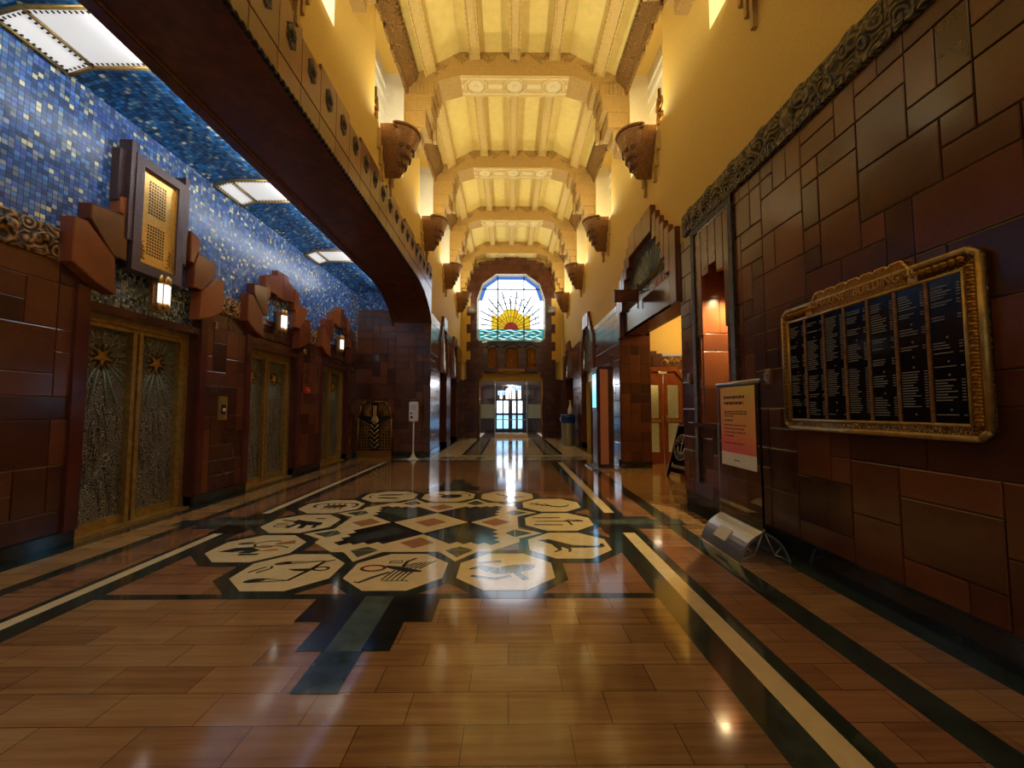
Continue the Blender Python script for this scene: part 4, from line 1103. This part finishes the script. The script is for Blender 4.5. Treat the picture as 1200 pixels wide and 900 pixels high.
# ------------------------------------------------------------------ alcove ceiling lights
def ceiling_panel():
    t = thing('ceiling_light', '', 'ceiling light', (0,0,0), 0, 'light panels in the alcove ceiling')
    y0, y1 = -.35, .35; A, B, C_ = (.03,.0), (.30,.083), (1.07,.083)     # x, z along the section
    b = MB()
    for p, q in ((A,B),(B,C_)):
        b.quad((p[0]+.02,y0+.02,p[1]-.012),(q[0]-.02,y0+.02,q[1]-.012),(q[0]-.02,y1-.02,q[1]-.012),(p[0]+.02,y1-.02,p[1]-.012))
    b.build('diffuser', M['panel_light'], t)
    b = MB()
    for p in (A,B,C_): b.tube([(p[0],y0,p[1]-.02),(p[0],y1,p[1]-.02)], .016, 6)
    for yy in (y0,y1): b.tube([(A[0],yy,A[1]-.02),(B[0],yy,B[1]-.02),(C_[0],yy,C_[1]-.02)], .022, 6)
    b.build('light_frame', M['brass_frame'], t)
    b = MB()
    for p, q in ((A,B),(B,C_)):
        n = 6 if p is A else 14
        for k in range(n):
            f = (k+.5)/n; x = p[0]+(q[0]-p[0])*f; z = p[1]+(q[1]-p[1])*f-.02
            for yy in (y0+.05,y1-.05): b.box(x-.008,x+.008,yy-.012,yy+.012,z-.006,z+.004)
    for k in range(12):
        yy = y0+.06+(y1-y0-.12)*k/11
        for p in ((A[0]+.04,A[1]),(B[0]-.04,B[1]-.01)): b.box(p[0]-.012,p[0]+.012,yy-.008,yy+.008,p[1]-.02,p[1]-.008)
    b.build('studs', M['dark_bronze'], t)
    return t
pl = ceiling_panel()
for i, (y, w) in enumerate(((4.07,'nearest in view, above the first lift'),(7.04,'middle one, above the second lift'),(10.09,'farthest, near the alcove end wall'),(1.03,'assumed one behind the first, by the entrance end'))):  # last panel is assumed, out of view, lights the near end
    lab = 'white studded light panel in the blue mosaic ceiling, ' + w
    if i == 0: pl.location = (XE, y, 5.19); pl['label'] = lab
    else: dup(pl, (XE, y, 5.19), lab)

t = thing('assumed_cove_light', 'long assumed tube light added unseen behind the arch lip, washing the blue mosaic ceiling', 'assumed cove light', (XB-.07, 0, 5.20))  # tube assumed from the bright ceiling edge, added to brighten the mosaics
b = MB(); b.tube([(0,YN+.2,0),(0,12.6,0)], .018, 8); b.build('tube', M['assumed_cove_tube'], t)
b = MB(); b.box(.03,.069,YN+.2,12.6,-.03,.03); b.build('batten', M['white_paint'], t)

# ------------------------------------------------------------------ lifts
def star(b, c, R_, r, d0, d1, m=0, n=5, rot=PI/2):
    vs = [(c[0],c[1],d1)]
    for k in range(2*n):
        q = R_ if k % 2 == 0 else r; a = rot+PI*k/n
        vs.append((c[0]+q*math.cos(a), c[1]+q*math.sin(a), d0))
    b.add(vs, [(0,1+k,1+(k+1)%(2*n)) for k in range(2*n)], m)
def lift():
    t = thing('elevator', '', 'elevator', (0,0,0), 0, 'lifts in the alcove')
    fr = Frame((0,0,0), (0,1,0), (0,0,1), (1,0,0)); w = EW; d = -.24
    b = MB(fr)
    for s in (-1,1): b.box(min(s*w,s*(w-.10)), max(s*w,s*(w-.10)), 0, EL, d-.02, d+.12); b.box(min(s*(w-.10),s*(w-.14)), max(s*(w-.10),s*(w-.14)), 0, EL-.08, d-.02, d+.08)
    b.box(-w, w, EL-.09, EL, d-.02, d+.12); b.box(-w+.1, w-.1, EL-.14, EL-.09, d-.02, d+.08)
    b.build('door_frame', M['brass_frame'], t)
    b = MB(fr); b.box(-.075,-.02,.02,EL-.1,d,d+.09); b.box(.02,.075,.02,EL-.1,d,d+.09); b.box(-.02,.02,.02,EL-.1,d,d+.05); b.build('centre_stile', M['brass_frame'], t)
    b = MB(fr); b.box(-w, w, -.0, .03, d-.02, -.02); b.box(-w+.05,w-.05,.03,.14,d-.02,d+.05); b.build('threshold', M['brass_frame'], t)
    for s in (-1,1):
        a0, a1 = (-w+.13, -.06) if s < 0 else (.06, w-.13); c = ((a0+a1)/2, 2.16)
        b = MB(fr); b.box(a0, a1, .1, EL-.1, d-.04, d, 0)
        for k in range(26):                                          # engraved plants rising up the panel
            x = a0+.04+(a1-a0-.08)*((k*37 % 26)/25); z0 = .2+(k*13 % 9)*.12
            b.tube([(x,z0,d),(x+.03*math.sin(k),z0+.22,d+.006),(x+.08*math.sin(k*2.1),z0+.42,d)], [.008,.014,.004], 5)
        for (x,z,r) in ((c[0]-.1,.86,.1),(c[0]+.12,1.1,.09),(c[0]+.02,.55,.11),(c[0]+.16,.72,.07)):
            for q in range(8): b.tube([(x,z,d+.004),(x+r*math.cos(q*PI/4),z+r*math.sin(q*PI/4),d+.006)], [.014,.004], 5)
        pn = b.build('door_panel', M['carved_door'], t)
        b = MB(fr); star(b, c, .125, .055, d+.004, d+.04, 0, 5, -PI/2); b.build('star', M['gold'], pn)
        b = MB(fr); star(b, c, .2, .09, d, d+.012, 0, 12); b.build('star_burst', M['dark_bronze'], pn)
        b = MB(fr)
        for k, a in enumerate((-118,-104,-82,-70,-48,-36,-10,8,150,172,35,60,90,120)):
            a = math.radians(a); L = .62 if math.sin(a) < -.3 else .34
            e = [c[0]+L*math.cos(a), c[1]+L*math.sin(a)]
            if e[0] < a0+.02 or e[0] > a1-.02:
                k_ = ((a0+.02 if e[0] < a0 +.02 else a1-.02)-c[0])/(e[0]-c[0]); e = [c[0]+(e[0]-c[0])*k_, c[1]+(e[1]-c[1])*k_]
            s0 = (c[0]+.17*math.cos(a), c[1]+.17*math.sin(a))
            if math.hypot(e[0]-c[0], e[1]-c[1]) > .2: b.tube([(*s0,d+.002),(*e,d+.004)], [.009,.02], 5)
        b.build('rays', M['teal_bronze'], pn)
    return t
el = lift()
names = ['nearest brown lift with two gold stars, below the tall gold panel', 'middle lift with dark engraved bronze doors, past the call panel', 'farthest lift, next to the alcove end wall']
for i, y in enumerate(EY):
    if i == 0: el.location = (XE, y, 0); el['label'] = names[0]
    else: dup(el, (XE, y, 0), names[i])
# wall lamps over the lifts
def wlamp():
    t = thing('wall_lamp', '', 'wall lamp', (0,0,0), 0, 'tube lamps over the lifts')
    b = MB(FX(0)); b.box(-.10,.10,-.04,.44,-.02,.03); b.box(-.05,.05,.02,.40,.02,.08); b.build('back_plate', M['bronze_brown'], t)
    b = MB()
    for x, y in ((.10,-.068),(.13,0),(.10,.068)): b.lathe([(.0,.06),(.024,.06),(.027,.1),(.027,.34),(.0,.34)], (x,y,0), 10)
    b.build('glass_tubes', M['lamp_white'], t)
    b = MB(); 
    for x, y in ((.10,-.068),(.13,0),(.10,.068)):
        b.lathe([(.0,.46),(.024,.45),(.034,.40),(.034,.335),(.0,.335)], (x,y,0), 10); b.lathe([(.0,-.02),(.02,-.01),(.034,.03),(.034,.068),(0,.068)], (x,y,0), 10)
    b.build('caps', M['gold'], t)
    return t
wl = wlamp()
for i, y in enumerate(EY):
    lab = ('tube lamp below the tall gold panel over the nearest lift','tube lamp on the banded crest over the middle lift','tube lamp on the banded crest over the farthest lift')[i]
    loc = (XE+.06+.0*i, y, 2.86 if i == 0 else 3.12)
    if i == 0: wl.location = loc; wl['label'] = lab
    else: dup(wl, loc, lab)
# tall perforated gold panel over the nearest lift
t = thing('indicator_panel', 'tall perforated gold panel in a carved frame over the nearest lift', 'wall panel', (XE, EY[0]-.12, 3.25))
fr = FX(0)
b = MB(fr)
for u0,u1,v0,v1 in ((-.40,-.28,0,1.5),(.28,.40,0,1.5),(-.28,.28,0,.13),(-.28,.28,1.38,1.5)): b.box(u0,u1,v0,v1,.0,.17)
for s in (-1,1): b.box(min(s*.40,s*.47),max(s*.40,s*.47),.35,1.62,0,.16); b.box(min(s*.47,s*.56),max(s*.47,s*.56),.8,1.46,0,.10)
b.build('carved_frame', M['carved_frame'], t)
b = MB(fr); b.box(-.29,.29,.12,1.40,.05,.12)
for u0,u1,v0,v1 in ((-.29,-.26,.12,1.4),(.26,.29,.12,1.4),(-.26,.26,.12,.15),(-.26,.26,1.37,1.40)): b.box(u0,u1,v0,v1,.12,.145)
b.build('gold_plate', M['gold'], t)
b = MB(fr)
for i in range(7):
    for j in range(24):
        if 10 <= j <= 12: continue
        b.box(-.135+.04*i-.011,-.135+.04*i+.011,.28+.042*j,.28+.042*j+.024,.119,.1235)
b.build('perforations', M['letter_white'] if False else M['black_plastic'], t)
b = MB(fr)
for s in (-1,1):
    for k in range(4): b.tube([(s*(.17+.02*(k%2)),.2+.05*k,.122),(s*.24,.24+.05*k,.126),(s*.2,.28+.05*k,.123)], .008, 5)
b.build('scroll_relief', M['antique_gold'], t)
# number plaques, call panel, alarm
for y, dgt, z, lab in ((EY[0]+EW+.33,'3',2.88,'gold numeral three on brown tiles past the nearest lift'),(EY[1]+EW+.33,'4',2.86,'gold numeral four on brown tiles past the middle lift'),(EY[2]+EW+.30,'5',2.74,'small pale numeral on brown tiles past the farthest lift')):
    o = text('lift_numeral', dgt, .17, (0,0,0), (0,1,0), (0,0,1), (1,0,0), M['gold'], None, .012); o.location = (XE+.03, y, z); tag(o, lab, 'numeral', 'lift numerals')
t = thing('call_panel', 'brass call button panel on dark tiles between first and second lifts', 'button panel', (XE+.015, 7.12, 1.52))
b = MB(FX(0)); b.box(-.10,.10,-.20,.20,0,.022); b.build('plate', M['brass_frame'], t)
b = MB(FX(0)); b.box(-.05,.05,-.10,.06,.022,.034); b.build('screen', M['dark_bronze'], t)
b = MB(FX(0)); b.lathe([(0,.02),(.03,.016),(.034,0)], (.0,-.03,.034), 12); b.build('button', M['letter_white'], t)
t = thing('alarm_box', 'small red alarm plate on tiles past the middle lift', 'alarm', (XE+.015, 10.05, 1.96))
b = MB(FX(0)); b.box(-.08,.08,-.07,.07,0,.05); b.build('case', M['red_plastic'], t)
b = MB(FX(0)); b.box(-.05,.05,-.012,.012,.05,.062); b.build('pull_bar', M['letter_white'], t)

# ------------------------------------------------------------------ bronze vent grille and white dispenser
t = thing('vent_grille', 'arched bronze sunburst grille at the foot of the alcove end wall', 'grille', (-4.22, YP-.05, 0))
fr = FY(0)
b = MB(fr); op = [(-.52,.02),(.52,.02),(.52,1.22),(.43,1.62),(.30,1.74),(-.30,1.74),(-.43,1.62),(-.52,1.22)]
b.prism(op, -.03, .01); b.build('back_plate', M['black_plastic'], t)
b = MB(fr); 
for k in range(8): b.tube([(*op[k],.02),(*op[(k+1)%8],.02)], .03, 6)
b.box(-.54,.54,.0,.20,.0,.05)
b.build('grille_frame', M['antique_gold'], t)
b = MB(fr)
for s in (-1,1):
    for k in range(9):
        z = .26+.095*k
        b.box(min(s*.12,s*.50), max(s*.12,s*.50), z, z+.03, .01, .04) if k < 7 else b.box(min(s*.2,s*(.48-.12*(k-6))), max(s*.2,s*(.48-.12*(k-6))), z, z+.03, .01, .04)
    for x in (.22,.31,.40): b.box(min(s*x,s*(x+.02)), max(s*x,s*(x+.02)), .22, .95, .01, .045)
    for k in range(9):
        a = math.radians(8+9.5*k); b.tube([(s*.10,1.28,.03),(s*min(.48,.10+.46*math.cos(a)),1.28+.44*math.sin(a),.03)], [.02,.012], 5)
    for k in range(5): b.tube([(s*.48,1.18-.06*k,.03),(s*.12,1.0-.08*k if k<3 else .86-.05*k,.035)], .014, 5)
b.build('bars', M['antique_gold'], t)
b = MB(fr)
for k in range(6): b.tube([(-.12,.42+.15*k,.03),(0,.28+.15*k,.04),(.12,.42+.15*k,.03)], .018, 6)
b.prism([(-.05,1.3),(.05,1.3),(.06,1.62),(-.06,1.62)], .02, .07, 0, .5, .02)
b.prism(circ(0,1.2,.10,12), .01, .05, 0, .5, .02)
b.build('winged_crest', M['gold'], t)

t = thing('sanitizer_stand', 'white hand sanitizer dispenser on a slim pole before the arch pier', 'dispenser', (-2.86, 12.66, 0))
b = MB(); b.lathe([(0,.0),(.17,.0),(.17,.015),(.10,.05),(.05,.12),(.028,.2),(.022,.3),(.02,.5),(.02,1.16),(0,1.16)], (0,0,0), 20); b.build('pole', M['white_paint'], t)
b = MB(FY(0)); pt = [(-.13,1.12),(.13,1.12)]
def rr(x0,x1,z0,z1,r,n=4):
    o = []
    for cx,cz,a in ((x1-r,z0+r,-90),(x1-r,z1-r,0),(x0+r,z1-r,90),(x0+r,z0+r,180)): o += [(cx+r*math.cos(math.radians(a+90*k/n)), cz+r*math.sin(math.radians(a+90*k/n))) for k in range(n+1)]
    return o
b.prism(rr(-.13,.13,1.14,1.73,.05), -.06, .06, 0, .5, .012); b.build('dispenser_body', M['white_plastic'], t)
b = MB(FY(0)); b.prism(rr(-.07,.07,1.50,1.64,.01), .06, .066); b.build('label_plate', M['frosted_band'], t)
b = MB(FY(0)); b.prism(circ(-.06,1.38,.03,10), .06,.068); b.prism(circ(-.05,1.27,.04,10), .06,.07); b.build('nozzle', M['black_plastic'], t)

# ------------------------------------------------------------------ recycling bin and the bottle on it
t = thing('recycling_bin', 'round grey waste bin with a blue lid beside the right wall', 'bin', (2.52, 17.75, 0))
b = MB(); b.lathe([(0,.0),(.25,.0),(.26,.03),(.285,.92),(.285,.96),(0,.96)], (0,0,0), 28)
b.build('bin_body', M['grey_metal'], t)
b = MB(); b.lathe([(.30,.93),(.315,.95),(.315,1.22),(.29,1.29),(0,1.30)], (0,0,0), 28); b.build('lid', M['blue_plastic'], t)
b = MB(); b.box(-.12,.12,-.322,-.29,1.05,1.17); b.build('opening', M['black_plastic'], t)
b = MB(); b.tube([(-.30,-.1,1.16),(-.36,-.12,1.12),(-.31,-.1,.98)], .014, 6); b.build('bag_edge', M['white_plastic'], t)
t = thing('bottle', 'white spray bottle standing on the blue lid of the bin', 'bottle', (2.62, 17.75, 1.30))
b = MB(); b.lathe([(0,0),(.10,0),(.11,.03),(.10,.2),(.05,.36),(.03,.42),(.03,.48),(0,.48)], (0,0,0), 18); b.build('bottle_body', M['white_plastic'], t)
b = MB(); b.lathe([(.035,.46),(.035,.52),(.015,.56),(0,.57)], (0,0,0), 14); b.box(-.08,.03,-.014,.014,.55,.585); b.build('pump_head', M['letter_white'], t)

# ------------------------------------------------------------------ tall information kiosk
t = thing('information_kiosk', 'tall brown totem with an orange front and blue side screen before the portal', 'kiosk', (2.47, 10.95, 0))
b = MB(); b.box(-.20,.20,-.32,.32,.03,2.60); b.build('body', M['wood_dark'], t)
b = MB(); b.box(-.40,.40,-.52,.48,.0,.03); b.build('base_plate', M['aluminium'], t)
b = MB(FY(0)); b.box(-.14,.06,.12,2.52,.32,.335); b.build('front_panel', M['orange_panel'], t)
b = MB(Frame((-.20,0,0),(0,1,0),(0,0,1),(-1,0,0))); b.box(-.28,.28,1.45,2.52,0,.02); b.build('screen_bezel', M['black_plastic'], t)
b = MB(Frame((-.22,0,0),(0,1,0),(0,0,1),(-1,0,0))); b.box(-.22,.22,1.55,2.42,0,.004); b.build('screen', M['screen_blue'], t)
b = MB(Frame((-.20,0,0),(0,1,0),(0,0,1),(-1,0,0))); b.box(-.26,.26,.12,1.40,0,.012); b.build('side_panel', M['wood'], t)

# ------------------------------------------------------------------ A-frame pavement sign
t = thing('sandwich_board', 'black A-frame board with a white anchor, standing inside the side portal', 'sign', (3.95, 9.30, 0), math.radians(-82))
lean = math.radians(12)
fr = Frame((0,-.26,0), (1,0,0), (0,math.sin(lean),math.cos(lean)), (0,-math.cos(lean),math.sin(lean)))
fb = Frame((0,.26,0), (1,0,0), (0,-math.sin(lean),math.cos(lean)), (0,math.cos(lean),math.sin(lean)))
def board_outline(): return [(-.42,0),(-.34,0),(-.28,.10),(.28,.10),(.34,0),(.42,0),(.28,1.16),(-.28,1.16)]
b = MB(fr); b.prism(board_outline(), -.012, .008); b.build('front_leaf', M['black_board'], t)
b = MB(fb); b.prism(board_outline(), -.012, .008); b.build('rear_leaf', M['black_board'], t)
b = MB(fr); b.tube([(-.42,0,.01),(-.28,1.16,.01),(.28,1.16,.01),(.42,0,.01)], .012, 6); b.build('edge_trim', M['letter_white'], t)
b = MB(fr); c = (0,.68)
for r, w in ((.285,.018),(.175,.012)): b.stroke(circ(*c,r,40)+[(c[0]+r,c[1])], w, .0095)
b.build('ring', M['letter_white'], t)
b = MB(fr); b.stroke([(0,.55),(0,.80)], .035, .010); b.stroke([(-.06,.77),(.06,.77)], .026, .0105)
b.stroke(arc(0,.68,.13,.14,200,340,12), [.03]*13, .0105); b.prism(circ(0,.83,.03,12), .008, .011)
for s in (-1,1): b.poly([(s*.16,.66),(s*.09,.62),(s*.13,.70)], .011)
b.build('anchor', M['letter_white'], t)
b = MB(fr)
for k in range(22):
    a = 2*PI*k/22
    if k % 11 in (0,): continue
    p, q = (c[0]+.205*math.cos(a), c[1]+.205*math.sin(a)), (c[0]+.255*math.cos(a), c[1]+.255*math.sin(a))
    b.stroke([p,q], .02, .0095)
b.build('ring_lettering', M['letter_white'], t)
text('board_lettering', 'Basement', .145, fr((0,.25,.009)), fr.u, fr.v, fr.n, M['letter_white'], t, .002)

# ------------------------------------------------------------------ acrylic poster stand
t = thing('poster_stand', 'clear poster stand with orange notice and ridged aluminium foot by the right wall', 'poster stand', (2.52, 4.60, 0))
def foot(s):                                                        # one bowed wing of the extrusion, section in x,z
    o = [(0,.30)]+[(s*.26*(k/8)+s*.035*math.sin(PI*k/8), .30*(1-k/8)+.035*math.sin(PI*k/8)) for k in range(1,9)]
    i = [(p[0]-s*.018, p[1]-.014) for p in reversed(o)]
    return o+[(s*.255,0),(s*.225,0)]+i[1:]
fy = Frame((0,0,0), (1,0,0), (0,0,1), (0,-1,0))
b = MB(fy)
for s in (-1,1): b.prism([(max(-.3,min(.3,p[0])),max(0,p[1])) for p in foot(s)], -.40, .42)
b.build('foot', M['aluminium'], t)
b = MB(fy)
for s in (-1,1):
    b.tube([(s*.02,.27,0),(s*.12,.05,0),(s*.24,.02,0)], .006, 5)
    for d in (-.39,.41):
        b.tube([(s*.01,.28,d),(s*.10,.07,d)], .008, 5); b.tube([(s*.10,.07,d),(s*.17,.14,d)], .007, 5); b.tube([(s*.24,.02,d),(s*.10,.07,d)], .008, 5)
b.build('inner_ribs', M['grey_metal'], t)
b = MB(); b.box(-.012,.012,-.42,.42,.28,1.78); b.build('acrylic_sheet', M['smoky_acrylic'], t)
b = MB(); b.tube([(0,-.43,1.79),(0,.43,1.79)], .022, 8); b.box(-.01,.01,-.42,.42,1.755,1.79); b.build('top_rail', M['aluminium'], t)
b = MB(); b.box(-.018,-.013,-.36,.32,1.02,1.75); b.build('poster', M['poster_gradient'], t)
b = MB(); b.box(-.0185,-.013,-.36,.32,.87,1.02); b.build('poster_foot', M['paper'], t)
b = MB(Frame((-.0195,0,0),(0,-1,0),(0,0,1),(-1,0,0))); R = random.Random(9)
for z, w0, h_ in ((1.62,.42,.030),(1.555,.40,.030),(1.47,.46,.012),(1.445,.46,.012),(1.42,.2,.012),(1.37,.18,.016),(1.32,.44,.011),(1.28,.40,.011),(1.24,.42,.011),(1.20,.2,.011),(1.12,.40,.011)):
    x = -.24
    while x < -.24+w0:
        l = .03+.05*R.random(); b.rect(x, min(x+l, -.24+w0), z, z+h_, 0); x += l+.014
b.rect(-.06,.06,.935,.945,0)
b.build('print_lines', M['ink'], t)
fs = Frame((-.17,.02,.145), (0,-1,0), (.66,0,.75), (-.75,0,.66))
b = MB(fs); b.box(-.12,.12,-.07,.07,.02,.03); b.build('foot_card', M['paper'], t)

# ------------------------------------------------------------------ tenants' directory on the right wall
t = thing('directory_board', 'large bronze framed directory board with black columns of names on the right wall', 'notice board', (XR-.016, 3.35, 1.32))
fr = Frame((0,0,0), (0,-1,0), (0,0,1), (-1,0,0))                    # u runs to the viewer's right
BW, BH = .90, 1.17
b = MB(fr)
oc = [(-BW+.05,0),(BW-.05,0),(BW,.05),(BW,BH-.05),(BW-.06,BH),(-BW+.06,BH),(-BW,BH-.05),(-BW,.05)]
b.prism(oc, 0, .05); b.build('back', M['carved_gold'], t)
b = MB(fr)
for p, q in zip(oc, oc[1:]+oc[:1]): b.tube([(*p,.045),(*q,.045)], .022, 8)
iu, iv0, iv1 = BW-.085, .08, BH-.12
for p, q in (((-iu,iv0),(iu,iv0)),((iu,iv0),(iu,iv1)),((iu,iv1),(-iu,iv1)),((-iu,iv1),(-iu,iv0))): b.tube([(*p,.055),(*q,.055)], .012, 6)
b.build('frame_moulding', M['brass_frame'], t)
b = MB(fr)                                                          # scrolls in the border
for k in range(34):
    u = -BW+.1+(2*BW-.2)*k/33
    if abs(u) > .46: b.tube([(u+.018*math.cos(a)*(1-a/14), BH-.062+.02*math.sin(a)*(1-a/14), .052) for a in [j*.8 for j in range(10)]], .024, 4)
for s in (-1,1):
    for k in range(22): b.tube([(s*(BW-.045)+.016*math.cos(a), .1+.045*k+.016*math.sin(a), .052) for a in [j*.8 for j in range(9)]], .024, 4)
b.build('border_scrolls', M['antique_gold'], t)
b = MB(fr)
cr = [(-.52,BH-.125),(-.50,BH-.02),(-.46,BH+.02)]
for k in range(7):
    u = -.44+.88*k/7; w = .88/7
    cr += [(u,BH+.05),(u+.02,BH+.075),(u+w-.02,BH+.075),(u+w,BH+.05)]
cr += [(.46,BH+.02),(.50,BH-.02),(.52,BH-.125)]
b.prism(cr, .0, .062); b.build('crest', M['antique_gold'], t)
b = MB(fr)
for p, q in zip(cr, cr[1:]): b.tube([(*p,.06),(*q,.06)], .009, 5)
for s in (-1,1):
    for k in range(3): b.box(min(s*(.47+.025*k),s*(.488+.025*k)), max(s*(.47+.025*k),s*(.488+.025*k)), BH-.11, BH+.0-.03*k, .06, .07)
b.build('crest_edge', M['gold'], t)
text('crest_lettering', 'MARINE \u00b7 BUILDING', .092, fr((0,BH-.035,.062)), fr.u, fr.v, fr.n, M['gold'], t, .006)
cw = 2*iu/7; R = random.Random(12)
for k in range(7):
    u0, u1 = -iu+cw*k+.012, -iu+cw*(k+1)-.012
    b = MB(fr); b.box(u0, u1, iv0+.012, iv1-.012, .04, .053); cp = b.build('name_column', M['black_board'], t)
    b = MB(fr); v = iv1-.07
    while v > iv0+.05:
        r = R.random()
        if r < .10: v -= .04; b.rect((u0+u1)/2-.006,(u0+u1)/2+.006, v, v+.012, .0545); v -= .03
        else:
            b.rect(u0+.012, u0+.012+cw*(.3+.3*R.random()), v, v+.0065, .0545); b.rect(u1-.035, u1-.012, v, v+.0065, .0545); v -= .0185
            if R.random() < .12: v -= .07*R.random()
    b.build('name_lines', M['name_grey'], cp)
b = MB(fr)
for k in range(1,7): b.box(-iu+cw*k-.011, -iu+cw*k+.011, iv0, iv1, .05, .062)
b.build('column_bars', M['bronze_brown'], t)

# small wall devices, camera, niche lamp, hanging sign
for y, z, lab in ((4.58,1.86,'small square glinting plate on the right wall above the poster stand'),(6.60,1.98,'small square plate on the tiled pier beside the side portal')):
    t = thing('wall_plate', lab, 'wall plate', (XR-.016, y, z))
    b = MB(FX(0,-1)); b.block(-.055,.055,-.085,.085,0,.03,.012); b.build('cover', M['bronze_brown'], t)
    b = MB(FX(0,-1)); b.tube([(-.02,.04,.03),(.02,.03,.05),(.02,-.03,.05),(-.02,-.05,.03)], .008, 6); b.build('hook', M['aluminium'], t)
t = thing('security_camera', 'small black camera hanging under the side portal ceiling', 'camera', (3.98, 9.3, 3.25))
b = MB(); b.tube([(0,0,1.02),(0,0,.12)], .014, 6); b.build('bracket', M['black_plastic'], t)
b = MB(); b.lathe([(0,.12),(.07,.11),(.08,.04),(.06,-.04),(0,-.07)], (0,0,0), 16); b.build('dome', M['black_plastic'], t)
t = thing('niche_lamp', 'small bright spotlight hanging inside the orange tiled wall recess', 'lamp', (XR+.34, 5.86, 3.25))
b = MB(); b.tube([(0,0,.449),(0,0,.06)], .010, 6); b.build('stem', M['black_plastic'], t)
b = MB(); b.lathe([(.0,.08),(.03,.07),(.06,.0),(.055,.0),(.0,.03)], (0,0,0), 14); b.build('shade', M['grey_metal'], t)
b = MB(); b.lathe([(0,-.025),(.025,-.018),(.035,.0),(0,.02)], (0,0,0), 12); b.build('bulb', M['lamp_warm'], t)
L = bpy.data.lights.new('niche_light', 'SPOT'); L.energy = 260; L.color = (1.0,.80,.38); L.spot_size = 2.7; L.spot_blend = .8; L.shadow_soft_size = .04
o = bpy.data.objects.new('niche_light', L); COL.objects.link(o); o.location = (-.02,0,-.04); o.parent = t
t = thing('projecting_sign', 'dark board sign projecting on an iron rod from the side portal head', 'sign', (XR, 9.15, 3.90))
b = MB(); b.box(-.55,-.03,-.02,.02,-.02,.24); b.build('sign_board', M['beam_brown'], t)
b = MB(); b.tube([(-.02,0,-.16),(-.02,0,.40)], .016, 6); b.tube([(-.56,0,.25),(.10,0,.25)], .012, 6); b.build('rod', M['dark_bronze'], t)

# timber door of the side lobby
d = bpy.data.objects.new('door_2', None); COL.objects.link(d); d.location = ((DO0+DO1)/2, LYB-.02, 0); struct(d, 'glazed wooden double door in the side lobby')
fr = FY(0); w = (DO1-DO0)/2
b = MB(fr); b.box(-w-.10,-w,0,2.3,-.05,.10); b.box(w,w+.10,0,2.3,-.05,.10)
b.prism([(-w-.1,2.3),(-w,2.3),(-w+.22,2.56),(w-.22,2.56),(w,2.3),(w+.1,2.3),(w-.16,2.68),(-w+.16,2.68)], -.05, .10)
b.build('door_casing', M['wood'], d)
for s in (-1,1):
    b = MB(fr); x0, x1 = (-w,-.01) if s < 0 else (.01,w); i0, i1 = x0+.11, x1-.11
    b.box(x0,i0,0,2.5,0,.045); b.box(i1,x1,0,2.5,0,.045)
    for z0,z1 in ((0,.32),(1.12,1.26),(2.18,2.56)): b.box(i0,i1,z0,z1,0,.045)
    lf = b.build('door_leaf', M['wood'], d)
    b = MB(fr); b.box(i0,i1,.32,1.12,.015,.025); b.box(i0,i1,1.26,2.18,.015,.025); b.build('pane', M['clear_glass'], lf)
    b = MB(fr); b.tube([(s*.06,1.08,.05),(s*.06,1.10,.10),(s*.06,1.30,.10),(s*.06,1.32,.05)], .014, 6); b.box(i0-.04,i1+.04,1.15,1.22,.06,.085); b.build('push_handle', M['brass_frame'], lf)
b = MB(FY(LYB+.9)); b.rect(DO0-.5, DO1+.5, 0, 2.8); 
struct(b.build('wall_room', [M['yellow_paint']]), 'pale wall of the room behind the glazed wooden door')
# pale painted door and frame in the second portal
d = bpy.data.objects.new('door_3', None); COL.objects.link(d); d.location = (XR+.30, (QY0+QY1)/2, 0); struct(d, 'pale yellow painted doorway in the second side portal')
b = MB(FX(0,-1)); hw = (QY1-QY0)/2
for s in (-1,1): b.box(min(s*hw,s*(hw-.22)),max(s*hw,s*(hw-.22)),0,2.9,0,.12)
b.box(-hw,hw,2.55,2.9,0,.12); b.build('door_frame', M['yellow_paint'], d)
b = MB(FX(0,-1)); b.box(-hw+.22,hw-.22,0,2.55,-.06,-.02); b.build('door_leaf', M['wood_dark'], d)

# ------------------------------------------------------------------ added lamps of the side rooms, none in view
def lamp(name, loc, e, col, size=.2, parent=None):
    L = bpy.data.lights.new(name, 'POINT'); L.energy = e; L.color = col; L.shadow_soft_size = size
    o = bpy.data.objects.new(name, L); COL.objects.link(o); o.location = loc; o.parent = parent; return o
t = thing('assumed_pendant_lamp', 'assumed round ceiling lamp added to the side lobby, out of sight above the portal', 'lamp', (4.9, 10.2, 4.0))  # assumed fixture, added unseen to light the lobby
b = MB(); b.lathe([(0,-.08),(.14,-.05),(.18,.05),(.1,.14),(0,.14)], (0,0,0), 20); b.build('globe', M['amber_light'], t)
b = MB(); b.tube([(0,0,.14),(0,0,.279)], .02, 6); b.build('stem', M['brass_frame'], t)
lamp('added_lobby_light', (0,0,-.25), 62, (1,.80,.46), .15, t)
lamp('added_room_light', (4.3, LYB+.5, 2.4), 6, (1,.85,.6), .15)  # added light without a fixture, brightens the room behind the door
lamp('added_passage_light', (XR+.6, 15.2, 2.6), 8, (1,.8,.45), .15)  # bare light added to brighten the second portal
lamp('added_vestibule_light', (.13, 24.0, 3.0), 150, (.85,.9,1.0), .15)  # cool light added to lift the vestibule, no lamp modelled
